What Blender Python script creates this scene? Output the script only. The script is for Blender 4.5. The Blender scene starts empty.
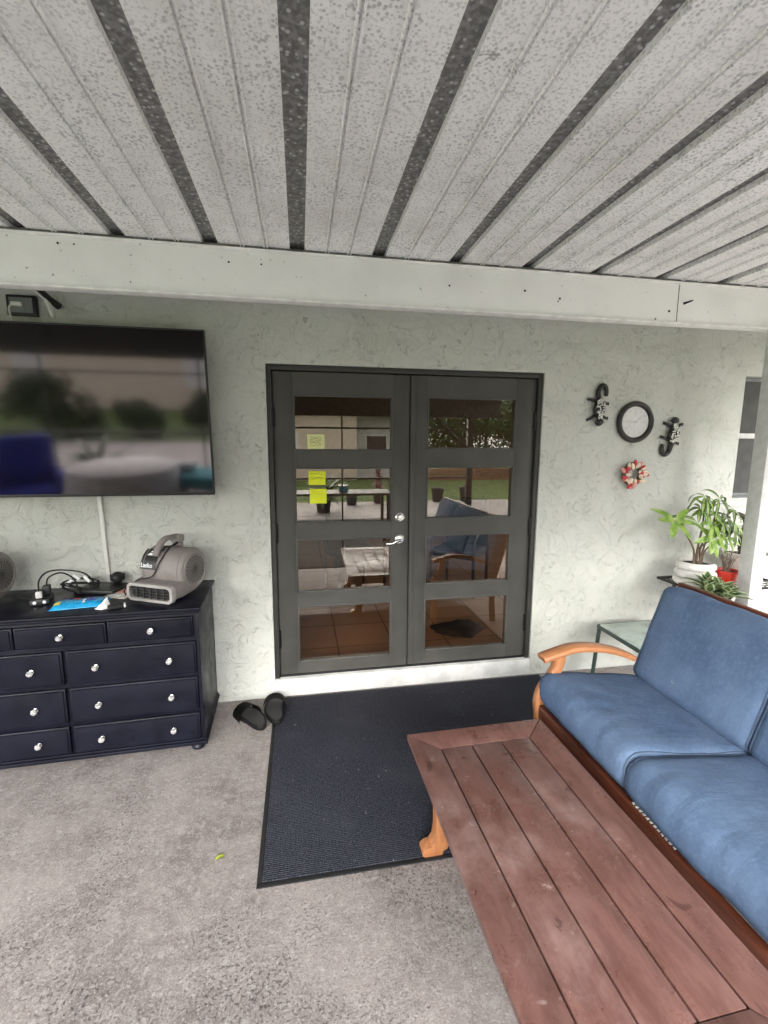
import bpy, bmesh, math, random
from mathutils import Vector, Matrix, noise as mnoise
random.seed(7)
sc = bpy.context.scene
COL = sc.collection
R = math.radians
PI = math.pi

# ------------------------------------------------------------------ materials
class NT:
    def __init__(s, name):
        s.m = bpy.data.materials.new(name); s.m.use_nodes = True
        s.t = s.m.node_tree; s.n = s.t.nodes
        s.p = s.n['Principled BSDF']; s.out = s.n['Material Output']
        s.tc = s.n.new('ShaderNodeTexCoord')
    def link(s, a, b): s.t.links.new(a, b)
    def mapping(s, scale=(1, 1, 1), rot=(0, 0, 0)):
        m = s.n.new('ShaderNodeMapping'); m.inputs['Scale'].default_value = scale
        m.inputs['Rotation'].default_value = rot
        s.link(s.tc.outputs['Object'], m.inputs[0]); return m.outputs[0]
    def noise(s, scale, detail=3, rough=.55, dist=0, vec=None, out='Fac'):
        n = s.n.new('ShaderNodeTexNoise'); n.inputs['Scale'].default_value = scale
        n.inputs['Detail'].default_value = detail; n.inputs['Roughness'].default_value = rough
        n.inputs['Distortion'].default_value = dist
        s.link(vec if vec is not None else s.tc.outputs['Object'], n.inputs['Vector'])
        return n.outputs[out]
    def voro(s, scale, feature='F1', vec=None, out='Distance', rnd=1.0):
        n = s.n.new('ShaderNodeTexVoronoi'); n.feature = feature
        n.inputs['Scale'].default_value = scale; n.inputs['Randomness'].default_value = rnd
        s.link(vec if vec is not None else s.tc.outputs['Object'], n.inputs['Vector'])
        return n.outputs[out]
    def math(s, op, a, b=0.0, c=None, clamp=False):
        n = s.n.new('ShaderNodeMath'); n.operation = op; n.use_clamp = clamp
        for i, v in enumerate((a, b, c)):
            if v is None: continue
            if isinstance(v, (int, float)): n.inputs[i].default_value = v
            else: s.link(v, n.inputs[i])
        return n.outputs[0]
    def ramp(s, fac, a, b, lo=0., hi=1.):
        n = s.n.new('ShaderNodeMapRange'); n.interpolation_type = 'SMOOTHSTEP'
        n.inputs['From Min'].default_value = a; n.inputs['From Max'].default_value = b
        n.inputs['To Min'].default_value = lo; n.inputs['To Max'].default_value = hi
        s.link(fac, n.inputs['Value']); return n.outputs['Result']
    def mix(s, fac, a, b, mode='MIX'):
        n = s.n.new('ShaderNodeMix'); n.data_type = 'RGBA'; n.blend_type = mode
        if isinstance(fac, (int, float)): n.inputs[0].default_value = fac
        else: s.link(fac, n.inputs[0])
        for i, v in ((6, a), (7, b)):
            if isinstance(v, tuple): n.inputs[i].default_value = (*v[:3], 1)
            else: s.link(v, n.inputs[i])
        return n.outputs[2]
    def color(s, c):
        if isinstance(c, tuple): s.p.inputs['Base Color'].default_value = (*c[:3], 1)
        else: s.link(c, s.p.inputs['Base Color'])
        return s
    def rough(s, r):
        if isinstance(r, (int, float)): s.p.inputs['Roughness'].default_value = r
        else: s.link(r, s.p.inputs['Roughness'])
        return s
    def bump(s, h, strength=.5, dist=.01):
        b = s.n.new('ShaderNodeBump'); b.inputs['Strength'].default_value = strength
        b.inputs['Distance'].default_value = dist
        s.link(h, b.inputs['Height']); s.link(b.outputs[0], s.p.inputs['Normal']); return s
    def set(s, **k):
        for a, v in k.items(): s.p.inputs[a.replace('_', ' ')].default_value = v
        return s

def simple(name, c, rough=.5, metal=0., var=.15, vs=12, bump=.15, bs=60, **k):
    n = NT(name)
    f = n.noise(vs, 4)
    dark = tuple(x * (1 - var) for x in c); light = tuple(min(1, x * (1 + var)) for x in c)
    n.color(n.mix(n.ramp(f, .3, .7), dark, light)); n.rough(n.ramp(n.noise(vs * 2, 3), .3, .7, max(0, rough - .06), min(1, rough + .08)))
    n.set(Metallic=metal)
    if bump: n.bump(n.noise(bs, 3), bump, .002)
    for a, v in k.items(): n.p.inputs[a.replace('_', ' ')].default_value = v
    return n.m

M = {}
# stucco
n = NT('stucco_paint')
def stucco(n, base, dirt_shade, s=1.0):
    v = n.noise(2.2 * s, 2, out='Color')
    n1 = n.noise(6.5 * s, 4, .62, 1.1)
    a1 = n.math('ABSOLUTE', n.math('SUBTRACT', n1, .5))
    line1 = n.ramp(a1, .0, .020, 1, 0)
    m1 = n.ramp(n.noise(5.0 * s, 2), .43, .58)
    n2 = n.noise(13 * s, 4, .6, 1.6)
    a2 = n.math('ABSOLUTE', n.math('SUBTRACT', n2, .5))
    line2 = n.ramp(a2, .0, .018, 1, 0)
    m2 = n.ramp(n.noise(3.4 * s, 3), .5, .62)
    brk = n.ramp(n.noise(15 * s, 3, .6), .45, .56)
    wide = n.ramp(n.noise(4.2 * s, 3), .40, .62)
    l1 = n.math('MULTIPLY', n.math('MULTIPLY', line1, m1), brk); l2 = n.math('MULTIPLY', n.math('MULTIPLY', line2, m2), n.ramp(n.noise(19 * s, 3), .44, .55))
    line = n.math('MAXIMUM', l1, n.math('MULTIPLY', l2, .8))
    broad = n.math('MULTIPLY', n.ramp(n1, .40, .60), .7)
    grain = n.math('MULTIPLY', n.noise(90 * s, 3), .16)
    h = n.math('ADD', n.math('SUBTRACT', broad, n.math('MULTIPLY', line, .75)), grain)
    stain = n.ramp(n.noise(.9, 4, .6), .42, .68)
    c = n.mix(stain, base, tuple(x * k for x, k in zip(base, (.90, .90, .87))))
    c = n.mix(n.math('MULTIPLY', line, .48), c, dirt_shade)  # groove lines darkened for dirt and, as the relief shows weakly, for shade
    c = n.mix(n.ramp(n.noise(40, 2), .62, .75, 0, .25), c, tuple(x * .8 for x in base))
    c = n.mix(n.ramp(n.noise(7, 3), .45, .65, 0, .35), c, tuple(x * k for x, k in zip(base, (1.06, 1.0, .99))))
    n.color(c); n.rough(.75); n.bump(h, .62, .010)
stucco(n, (.595, .61, .56), (.17, .165, .135), 1.3); M['stucco'] = n.m
M['white_concrete'] = simple('painted_concrete', (.66, .66, .63), .8, var=.14, vs=9, bump=.5, bs=45)
# concrete floor
n = NT('worn_concrete')
big = n.ramp(n.noise(1.25, 6, .68), .38, .62)
mid = n.ramp(n.noise(7, 5, .65), .36, .66)
c = n.mix(big, (.195, .168, .158), (.335, .298, .282))
c = n.mix(n.math('MULTIPLY', mid, .55), c, (.38, .34, .322))
scuff = n.ramp(n.noise(30, 6, .78, .25), .46, .66)
c = n.mix(n.math('MULTIPLY', scuff, .6), c, (.46, .428, .42))
pmask = n.ramp(n.noise(1.9, 4, .65), .40, .62)
pits = n.math('MULTIPLY', n.ramp(n.noise(80, 5, .75, .1), .52, .60), n.math('ADD', n.math('MULTIPLY', pmask, .75), .25))
gr = n.ramp(n.noise(130, 4, .75), .52, .66)
c = n.mix(n.math('MULTIPLY', gr, .6), c, (.60, .55, .525))
c = n.mix(n.math('MULTIPLY', pits, .8), c, (.035, .027, .025))
pits2 = n.ramp(n.noise(140, 3, .6), .53, .64)
c = n.mix(n.math('MULTIPLY', pits2, .35), c, (.075, .063, .06))
yel = n.ramp(n.noise(.7, 3), .55, .75, 0, .25)
c = n.mix(yel, c, (.38, .35, .27))
n.color(c); n.rough(n.ramp(mid, 0, 1, .78, .6))
h = n.math('SUBTRACT', n.math('ADD', n.math('MULTIPLY', mid, .3), n.math('MULTIPLY', scuff, .25)), n.math('ADD', pits, n.math('MULTIPLY', pits2, .3)))
n.bump(h, .6, .004); M['concrete'] = n.m
# roof pan
n = NT('mottled_roof_panel')
vec = n.noise(30, 2, out='Color')
sp = n.math('ADD', n.voro(72), n.math('MULTIPLY', n.math('SUBTRACT', n.noise(11, 4, .7), .5), 1.1))
spots = n.ramp(sp, .16, .44, 1, 0)
tiny = n.ramp(n.noise(100, 2, .5), .52, .66)
bl = n.ramp(n.noise(1.6, 5, .65, .4), .42, .66)
c = n.mix(bl, (.96, .96, .96), (.83, .825, .81))
c = n.mix(n.math('MULTIPLY', n.math('MULTIPLY', spots, n.ramp(n.noise(3.1, 4, .7), .3, .62, .35, 1)), .78), c, (.44, .445, .455))
c = n.mix(n.math('MULTIPLY', tiny, .42), c, (.46, .465, .475))
sm = n.ramp(n.noise(5.0, 6, .8, .8), .635, .68)
c = n.mix(n.math('MULTIPLY', sm, .6), c, (.14, .14, .14))
n.color(c); n.rough(.55); n.bump(n.math('ADD', spots, tiny), .25, .002); M['pan'] = n.m
n = NT('grimy_seam_channel')
dots = n.ramp(n.voro(42), .12, .34, 1, 0)
c = n.mix(n.ramp(n.noise(50, 4, .6), .4, .62), (.17, .168, .165), (.31, .305, .30))
c = n.mix(n.math('MULTIPLY', dots, .8), c, (.72, .72, .72))
n.color(c); n.rough(.6); M['channel'] = n.m
n = NT('painted_fascia')
c = n.mix(n.ramp(n.noise(3, 4, .6), .4, .7), (.90, .91, .885), (.84, .85, .825))
c = n.mix(n.ramp(n.noise(70, 3), .60, .70, 0, .5), c, (.78, .78, .76))
dd = n.ramp(n.noise(45, 2, .5, .3), .70, .74)
c = n.mix(n.math('MULTIPLY', dd, .6), c, (.12, .11, .10))
n.color(c); n.rough(.55); n.bump(n.noise(40, 4), .25, .003); M['fascia'] = n.m
M['fascia_edge'] = simple('bright_edge_trim', (.90, .90, .88), .5, var=.1, vs=14)
M['fascia_joint'] = simple('dark_joint', (.13, .13, .12), .8, var=.4, vs=30)  # dark tone for the joint lines of the beam
M['soffit'] = simple('soffit_paint', (.42, .44, .43), .7)
M['post_paint'] = simple('grey_post_paint', (.60, .60, .58), .55, var=.08, vs=20)
M['charcoal'] = simple('charcoal_door_paint', (.064, .062, .055), .42, var=.12, vs=5, bump=.08)
M['frame_shadow'] = simple('charcoal_frame_shadow', (.034, .034, .031), .45, var=.15, vs=6)  # charcoal darkened further to paint the shadow gap around the door frame
M['black_gap'] = simple('black_rubber_seal', (.008, .008, .008), .7)
M['dull_sheet'] = simple('dull_dark_sheet', (.075, .075, .072), .85, bump=0)  # dull tone of the sheet added over the window glass
M['chrome'] = simple('brushed_nickel', (.80, .79, .76), .22, 1., var=.05)
M['hinge'] = simple('dark_hinge_metal', (.02, .02, .02), .4, .6)
# door glass: partly mirror, partly see through, brown tint
def glass(name, fac, tint, rough=0.):
    n = NT(name); n.n.remove(n.p)
    tr = n.n.new('ShaderNodeBsdfTransparent'); tr.inputs[0].default_value = (*tint, 1)
    gl = n.n.new('ShaderNodeBsdfGlossy'); gl.inputs['Roughness'].default_value = rough
    gl.inputs[0].default_value = (.97, 1., .97, 1)
    fr = n.n.new('ShaderNodeFresnel'); fr.inputs[0].default_value = 1.5
    f = n.math('ADD', n.math('MULTIPLY', fr.outputs[0], 1 - fac), fac, clamp=True)
    mx = n.n.new('ShaderNodeMixShader'); n.link(f, mx.inputs[0]); n.link(tr.outputs[0], mx.inputs[1]); n.link(gl.outputs[0], mx.inputs[2])
    n.link(mx.outputs[0], n.out.inputs[0]); return n.m
M['glass'] = glass('tinted_door_glass', .065, (.84, .74, .64))
M['window_glass'] = glass('window_glass_pane', .06, (.5, .52, .52))
# screen
n = NT('tv_screen_gloss'); n.n.remove(n.p)
df = n.n.new('ShaderNodeBsdfDiffuse'); df.inputs[0].default_value = (.008, .007, .008, 1)
gl = n.n.new('ShaderNodeBsdfGlossy'); gl.inputs['Roughness'].default_value = .065; gl.inputs[0].default_value = (1, .93, .93, 1)
mx = n.n.new('ShaderNodeMixShader'); mx.inputs[0].default_value = .10
n.link(df.outputs[0], mx.inputs[1]); n.link(gl.outputs[0], mx.inputs[2]); n.link(mx.outputs[0], n.out.inputs[0]); M['screen'] = n.m
M['black_plastic'] = simple('black_plastic', (.012, .012, .013), .38)
M['black_matte'] = simple('matte_black', (.016, .016, .016), .75)
M['white_plastic'] = simple('white_plastic', (.72, .71, .67), .4, var=.05)
M['grey_plastic'] = simple('grey_plastic', (.20, .21, .21), .45)
# dresser
n = NT('navy_dresser_paint')
c = n.mix(n.ramp(n.noise(6, 4), .35, .7), (.0055, .006, .012), (.009, .010, .019))
c = n.mix(n.ramp(n.noise(26, 5, .7, .5), .70, .76, 0, .35), c, (.16, .16, .18))
n.color(c); n.rough(n.ramp(n.noise(9, 4), .3, .7, .27, .45)); n.set(Specular_IOR_Level=.18); n.bump(n.noise(30, 3), .12, .002); M['navy'] = n.m
M['crystal'] = simple('faceted_crystal', (.86, .86, .86), .08, .75, var=.2, vs=90, bump=0)
# air mover
M['taupe'] = simple('taupe_moulded_plastic', (.245, .218, .205), .5, var=.10, vs=14, bump=.2, bs=120)
M['taupe_light'] = simple('light_taupe_plastic', (.34, .32, .305), .5)
M['grille'] = simple('dark_grille', (.035, .034, .034), .5)
M['grille_ring'] = simple('grey_grille_ring', (.06, .057, .054), .5)
# rug
n = NT('ribbed_navy_carpet')
w = n.n.new('ShaderNodeTexWave'); w.bands_direction = 'Y'; w.inputs['Scale'].default_value = 34; w.inputs['Distortion'].default_value = .6
w.inputs['Detail'].default_value = 2; w.inputs['Detail Scale'].default_value = 6
n.link(n.tc.outputs['Object'], w.inputs['Vector'])
fib = n.noise(190, 3, .75)
n.set(Specular_IOR_Level=.15)
c = n.mix(n.ramp(fib, .38, .66), (.009, .009, .013), (.078, .083, .108))
c = n.mix(n.math('MULTIPLY', n.ramp(w.outputs['Fac'], .1, .5, 1, 0), .42), c, (.008, .010, .017))
c = n.mix(n.ramp(n.noise(3, 4), .45, .75, 0, .25), c, (.075, .078, .09))
c = n.mix(n.ramp(n.noise(55, 2), .735, .76, 0, .6), c, (.40, .38, .36))
n.color(c); n.rough(.95)
n.bump(n.math('ADD', n.math('MULTIPLY', w.outputs['Fac'], .7), n.math('MULTIPLY', fib, .6)), .8, .004); M['rug'] = n.m
M['rubber'] = simple('black_rubber', (.010, .010, .011), .6, bump=.3)
# composite table
n = NT('brown_composite_board')
st = n.mapping((5, 1.2, 5))
g = n.noise(5, 6, .7, .4, st)
c = n.mix(n.ramp(g, .3, .7), (.105, .047, .038), (.175, .086, .072))
sf = n.noise(3.6, 9, .72, .15); sfm = n.ramp(n.noise(2.1, 3), .40, .62)
c = n.mix(n.math('MULTIPLY', n.math('MULTIPLY', n.ramp(sf, .44, .70), sfm), .42), c, (.40, .29, .275))
fine = n.ramp(n.noise(24, 6, .8, .3), .60, .68)
c = n.mix(n.math('MULTIPLY', n.math('MULTIPLY', fine, sfm), .7), c, (.44, .33, .31))
wet = n.ramp(n.noise(6.3, 4, .6, .9), .665, .69)
c = n.mix(n.math('MULTIPLY', wet, .7), c, (.065, .03, .026))
n.color(c); n.rough(n.ramp(sf, .3, .7, .22, .42)); n.bump(n.math('ADD', g, n.math('MULTIPLY', n.noise(120, 3), .4)), .18, .002); M['composite'] = n.m
M['composite_mitre'] = simple('pale_mitre_joint', (.42, .31, .28), .6)
# woods
def wood(name, a, b, axis='x', rough=.38):
    n = NT(name)
    sc_ = {'x': (1.5, 22, 22), 'y': (22, 1.5, 22), 'z': (22, 22, 1.5)}[axis]
    v = n.mapping(sc_); g = n.noise(2.2, 6, .65, .7, v)
    c = n.mix(n.ramp(g, .3, .7), a, b)
    n.color(c); n.rough(rough); n.bump(g, .15, .002); return n.m
M['teak'] = wood('orange_teak', (.36, .135, .052), (.54, .25, .11))
M['teak_dark'] = wood('red_brown_teak', (.085, .024, .012), (.19, .055, .026), 'y', .35)
M['teak_leg'] = wood('orange_teak_upright', (.34, .13, .05), (.50, .23, .10), 'z')
# sofa fabric
n = NT('faded_blue_canvas')
wv = n.math('MULTIPLY', n.noise(420, 2), 1.0)
c = n.mix(n.ramp(n.noise(3.2, 4, .6), .32, .70), (.072, .117, .205), (.112, .168, .268))
c = n.mix(n.math('MULTIPLY', n.ramp(n.noise(60, 4, .7), .45, .7), .35), c, (.15, .23, .36))
c = n.mix(n.ramp(n.noise(34, 3, .6, 1.0), .70, .75, 0, .4), c, (.36, .42, .50))
n.color(c); n.rough(.85); n.set(Specular_IOR_Level=.25)
cr = n.noise(7, 6, .62, .6, n.mapping((.6, 2.4, 1)))
n.bump(n.math('ADD', n.math('MULTIPLY', cr, .6), n.math('MULTIPLY', wv, .08)), .55, .012); M['canvas'] = n.m
M['piping'] = simple('blue_piping', (.075, .115, .185), .8)
M['webbing'] = simple('white_webbing', (.70, .70, .68), .7)
M['green_metal'] = simple('dark_green_metal', (.045, .075, .062), .5)
M['green_glass'] = simple('pale_green_table_top', (.50, .58, .53), .5, var=.2, vs=8, bump=.05)
M['ceramic'] = simple('white_ceramic', (.74, .71, .68), .3, var=.05)
M['red_pot'] = simple('red_plastic_pot', (.60, .035, .018), .35)
M['cream_pot'] = simple('cream_pot', (.68, .63, .58), .5)
M['soil'] = simple('potting_soil', (.035, .022, .016), .95, var=.5, vs=60, bump=.9, bs=80)
M['stem'] = simple('woody_stem', (.17, .12, .075), .7, var=.3, vs=50)
M['dark_bark'] = simple('dark_bark', (.05, .036, .028), .85, var=.5, vs=40, bump=.8)
def leafm(name, a, b, rough=.4, sc_=18):
    n = NT(name); c = n.mix(n.ramp(n.noise(sc_, 3), .35, .65), a, b); n.color(c); n.rough(rough)
    n.set(Subsurface_Weight=0.0); return n.m
M['leaf_bright'] = leafm('fresh_green_leaf', (.13, .25, .03), (.30, .42, .09), .35, 25)
M['leaf_dark'] = leafm('dark_leaf_edge', (.012, .022, .012), (.03, .05, .02))
M['leaf_var_mid'] = leafm('variegated_leaf_centre', (.05, .10, .035), (.09, .16, .06))
M['leaf_var_edge'] = leafm('variegated_leaf_margin', (.42, .48, .26), (.55, .60, .36))
M['leaf_dry'] = leafm('dry_twig', (.16, .12, .09), (.30, .25, .20), .8)
M['leaf_yellow'] = leafm('yellow_green_fallen_leaf', (.42, .50, .06), (.62, .62, .16), .5)
M['silver'] = simple('silver_bead', (.72, .70, .66), .25, .8, var=.3, vs=200, bump=0)
M['gecko_black'] = simple('black_enamel', (.012, .011, .012), .28)
M['dial'] = simple('white_dial', (.74, .74, .73), .3, var=.04, vs=60, bump=0)
M['dial_ink'] = simple('faded_dial_ink', (.56, .55, .54), .6)
M['clock_rim'] = simple('bronze_black_rim', (.022, .020, .018), .35)
M['shell_cream'] = simple('cream_shell', (.78, .66, .50), .45, var=.2, vs=60)
M['shell_red'] = simple('red_shell', (.52, .03, .045), .4, var=.3, vs=60)
M['shell_pink'] = simple('pink_shell', (.70, .32, .26), .45, var=.2, vs=60)
M['moss'] = simple('brown_moss', (.10, .08, .05), .9)
M['note_yellow'] = simple('yellow_paper', (.80, .86, .03), .7, var=.04, bump=0)
M['note_glare'] = simple('yellow_paper_under_glare', (.78, .80, .38), .7, var=.08, bump=0)  # yellow paled to carry the glass reflection over the note
M['ink'] = simple('grey_ink', (.30, .32, .12), .7)
M['blue_pack'] = simple('bright_blue_film', (.015, .34, .66), .22, var=.15, vs=40, bump=.5, bs=30)
M['blue_dark'] = simple('deep_blue_print', (.02, .06, .38), .3)
M['red_print'] = simple('red_print', (.55, .06, .07), .4)
M['yellow_print'] = simple('yellow_print', (.85, .72, .05), .4)
M['white_print'] = simple('white_print', (.82, .84, .84), .4)
M['paper'] = simple('magazine_paper', (.60, .55, .50), .45, var=.2, vs=30, bump=.1)
M['tissue'] = simple('white_tissue', (.82, .82, .82), .8, bump=.6, bs=40)
M['sandal'] = simple('black_foam', (.006, .006, .006), .65, bump=.4, Specular_IOR_Level=.25)
M['sandal_insole'] = simple('grey_black_insole', (.035, .034, .034), .6, bump=.5)
# interior / yard
n = NT('brown_floor_tile')
b = n.n.new('ShaderNodeTexBrick'); b.offset = 0; b.inputs['Scale'].default_value = 1.0
b.inputs['Brick Width'].default_value = .45; b.inputs['Row Height'].default_value = .45; b.inputs['Mortar Size'].default_value = .006
b.inputs['Color1'].default_value = (.56, .38, .26, 1); b.inputs['Color2'].default_value = (.50, .335, .225, 1); b.inputs['Mortar'].default_value = (.12, .07, .045, 1)
n.link(n.tc.outputs['Object'], b.inputs['Vector']); n.color(n.mix(n.ramp(n.noise(5, 4), .3, .7, 0, .35), b.outputs[0], (.40, .23, .14))); n.rough(.35); M['tile'] = n.m
M['room_wall'] = simple('brown_room_wall', (.17, .125, .10), .8)
M['room_dark'] = simple('dark_wood_furniture', (.045, .022, .016), .4)
M['room_fabric'] = simple('grey_upholstery', (.06, .05, .048), .8)
M['room_white'] = simple('white_interior_paint', (.75, .70, .64), .6)
n = NT('lawn_grass')
c = n.mix(n.ramp(n.noise(1.2, 5, .7), .35, .65), (.060, .105, .018), (.115, .165, .035)); c = n.mix(n.ramp(n.noise(30, 3), .4, .7, 0, .4), c, (.03, .06, .012))
n.color(c); n.rough(.95); n.bump(n.noise(40, 4), .8, .05); M['lawn'] = n.m
M['house_beige'] = simple('beige_render', (.62, .52, .42), .8, var=.06, vs=2)
M['house_pale'] = simple('pale_grey_render', (.55, .54, .52), .8, var=.05, vs=2)
M['roof_shingle'] = simple('grey_shingle', (.14, .12, .11), .85, var=.3, vs=6)
M['brick'] = simple('red_brick', (.34, .13, .085), .85, var=.25, vs=9)
M['tree_leaf'] = leafm('tree_foliage', (.030, .060, .014), (.085, .135, .035), .6, 1.5)
M['palm_leaf'] = leafm('palm_foliage', (.035, .075, .02), (.08, .14, .04), .5, 4)
M['croton'] = leafm('red_foliage', (.12, .02, .03), (.24, .05, .05), .5, 12)
M['trunk'] = simple('tree_bark', (.12, .095, .07), .9, var=.4, vs=14, bump=.8, bs=20)
M['reflection_dark_rug'] = simple('charcoal_weave', (.04, .038, .036), .9, bs=200)
M['bronze'] = simple('bronze_aluminium', (.045, .04, .036), .5)
M['black_pot'] = simple('black_plant_pot', (.022, .02, .02), .55)
M['blue_fabric'] = simple('royal_blue_fabric', (.012, .025, .40), .75)
M['teal_fabric'] = simple('teal_towel', (.06, .30, .36), .9)
M['white_cloth'] = simple('white_tablecloth', (.62, .60, .60), .85)

# ------------------------------------------------------------------ mesh helpers
def xf(M_, co): return (M_ @ Vector(co)) if M_ is not None else Vector(co)
def merge(bm, t, M_=None, mi=0):
    mp = {}
    for v in t.verts: mp[v] = bm.verts.new(xf(M_, v.co))
    flip = M_ is not None and M_.to_3x3().determinant() < 0
    for f in t.faces:
        vs = [mp[v] for v in f.verts]
        if flip: vs.reverse()
        try: nf = bm.faces.new(vs)
        except ValueError: continue
        nf.material_index = mi
    t.free()
def box(bm, lo, hi, bev=0., seg=2, M_=None, mi=0):
    t = bmesh.new(); vs = [t.verts.new((x, y, z)) for x in (lo[0], hi[0]) for y in (lo[1], hi[1]) for z in (lo[2], hi[2])]
    for q in ((0, 1, 3, 2), (4, 6, 7, 5), (0, 4, 5, 1), (2, 3, 7, 6), (0, 2, 6, 4), (1, 5, 7, 3)): t.faces.new([vs[i] for i in q])
    if bev: bmesh.ops.bevel(t, geom=t.edges[:], offset=bev, segments=seg, affect='EDGES', profile=.5)
    merge(bm, t, M_, mi)
def tube(bm, pts, r, n=8, M_=None, mi=0, cap=True, closed=False, flat=1.0):
    P = [Vector(p) for p in pts]; k = len(P)
    rs = r if isinstance(r, (list, tuple)) else [r] * k
    t = bmesh.new(); rings = []; up = None
    for i, p in enumerate(P):
        if closed: d = P[(i + 1) % k] - P[i - 1]
        else: d = P[min(i + 1, k - 1)] - P[max(i - 1, 0)]
        if d.length < 1e-9: d = Vector((0, 0, 1))
        d.normalize()
        if up is None:
            up = Vector((0, 0, 1)) if abs(d.z) < .9 else Vector((1, 0, 0))
        up = (up - d * up.dot(d)); up = up.normalized() if up.length > 1e-6 else d.orthogonal().normalized()
        s = d.cross(up)
        rings.append([t.verts.new(p + (s * math.cos(a) + up * math.sin(a) * flat) * rs[i]) for a in [2 * PI * j / n for j in range(n)]])
    rng = range(k if closed else k - 1)
    for i in rng:
        A, B = rings[i], rings[(i + 1) % k]
        for j in range(n): t.faces.new((A[j], A[(j + 1) % n], B[(j + 1) % n], B[j]))
    if cap and not closed:
        t.faces.new(list(reversed(rings[0]))); t.faces.new(rings[-1])
    bmesh.ops.recalc_face_normals(t, faces=t.faces[:])
    merge(bm, t, M_, mi)
def lathe(bm, prof, n=28, M_=None, mi=0):
    t = bmesh.new(); rings = []
    for r, z in prof:
        rings.append([t.verts.new((r * math.cos(2 * PI * j / n), r * math.sin(2 * PI * j / n), z)) for j in range(n)] if r > 1e-6 else [t.verts.new((0, 0, z))])
    for A, B in zip(rings, rings[1:]):
        for j in range(n):
            a, b, c, d = A[j % len(A)], A[(j + 1) % len(A)], B[(j + 1) % len(B)], B[j % len(B)]
            vs = []
            for v in (a, b, c, d):
                if v not in vs: vs.append(v)
            if len(vs) > 2:
                try: t.faces.new(vs)
                except ValueError: pass
    bmesh.ops.recalc_face_normals(t, faces=t.faces[:])
    merge(bm, t, M_, mi)
def loft(bm, rings, M_=None, mi=0, caps=True):
    t = bmesh.new(); RR = [[t.verts.new(p) for p in r] for r in rings]; n = len(RR[0])
    for A, B in zip(RR, RR[1:]):
        for j in range(n): t.faces.new((A[j], A[(j + 1) % n], B[(j + 1) % n], B[j]))
    if caps: t.faces.new(list(reversed(RR[0]))); t.faces.new(RR[-1])
    bmesh.ops.recalc_face_normals(t, faces=t.faces[:])
    merge(bm, t, M_, mi)
def prism(bm, poly, a, b, M_=None, mi=0, bev=0.):
    """poly in local xy, extruded z a..b"""
    t = bmesh.new(); A = [t.verts.new((x, y, a)) for x, y in poly]; B = [t.verts.new((x, y, b)) for x, y in poly]; n = len(poly)
    for j in range(n): t.faces.new((A[j], A[(j + 1) % n], B[(j + 1) % n], B[j]))
    fa = t.faces.new(list(reversed(A))); fb = t.faces.new(B)
    bmesh.ops.recalc_face_normals(t, faces=t.faces[:])
    if bev: bmesh.ops.bevel(t, geom=list(set(fa.edges[:] + fb.edges[:])), offset=bev, segments=2, affect='EDGES', profile=.5)
    merge(bm, t, M_, mi)
def ball(bm, c, r, M_=None, mi=0, u=12, v=8, sc_=(1, 1, 1), rot=None):
    t = bmesh.new(); bmesh.ops.create_uvsphere(t, u_segments=u, v_segments=v, radius=r)
    T = Matrix.Translation(c) @ (rot.to_4x4() if rot is not None else Matrix.Identity(4)) @ Matrix.Diagonal((*sc_, 1))
    merge(bm, t, (M_ @ T) if M_ is not None else T, mi)
def rrect(w, h, r, n=5):
    P = []
    for cx, cy, a0 in ((w / 2 - r, h / 2 - r, 0), (-w / 2 + r, h / 2 - r, 90), (-w / 2 + r, -h / 2 + r, 180), (w / 2 - r, -h / 2 + r, 270)):
        for k in range(n + 1):
            a = R(a0 + 90 * k / n); P.append((cx + r * math.cos(a), cy + r * math.sin(a)))
    return P
def obj(name, bm, mats, parent=None, loc=(0, 0, 0), smooth=35, rot=None):
    me = bpy.data.meshes.new(name); bm.normal_update(); bm.to_mesh(me); bm.free()
    if not isinstance(mats, (list, tuple)): mats = [mats]
    for m in mats: me.materials.append(m)
    if smooth:
        me.polygons.foreach_set('use_smooth', [True] * len(me.polygons)); me.set_sharp_from_angle(angle=R(smooth))
    o = bpy.data.objects.new(name, me); COL.objects.link(o); o.location = loc
    if rot: o.rotation_euler = rot
    if parent: o.parent = parent
    return o
def thing(name, label, cat, loc=(0, 0, 0), rotz=0., group=None, rot=None):
    o = bpy.data.objects.new(name, None); COL.objects.link(o); o.location = loc; o.rotation_euler = rot or (0, 0, rotz)
    o.empty_display_size = .1; o['label'] = label; o['category'] = cat
    if group: o['group'] = group
    return o
def tag(o, label, cat, group=None):
    o['label'] = label; o['category'] = cat
    if group: o['group'] = group
    return o
def struct(o): o['kind'] = 'structure'; return o
def dup(root, loc, rotz=None, label=None, group=None):
    r = root.copy(); COL.objects.link(r); r.location = loc
    if rotz is not None: r.rotation_euler = (0, 0, rotz)
    if label: r['label'] = label
    if group: r['group'] = group
    for ch in list(root.children):
        c = ch.copy(); COL.objects.link(c); c.parent = r
        for g in list(ch.children):
            d = g.copy(); COL.objects.link(d); d.parent = c
    return r
NB = bmesh.new
def bez(p0, p1, p2, p3, n=12):
    P = [Vector(p) for p in (p0, p1, p2, p3)]; out = []
    for i in range(n + 1):
        t = i / n; s = 1 - t
        out.append(P[0] * s ** 3 + P[1] * 3 * s * s * t + P[2] * 3 * s * t * t + P[3] * t ** 3)
    return out
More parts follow.
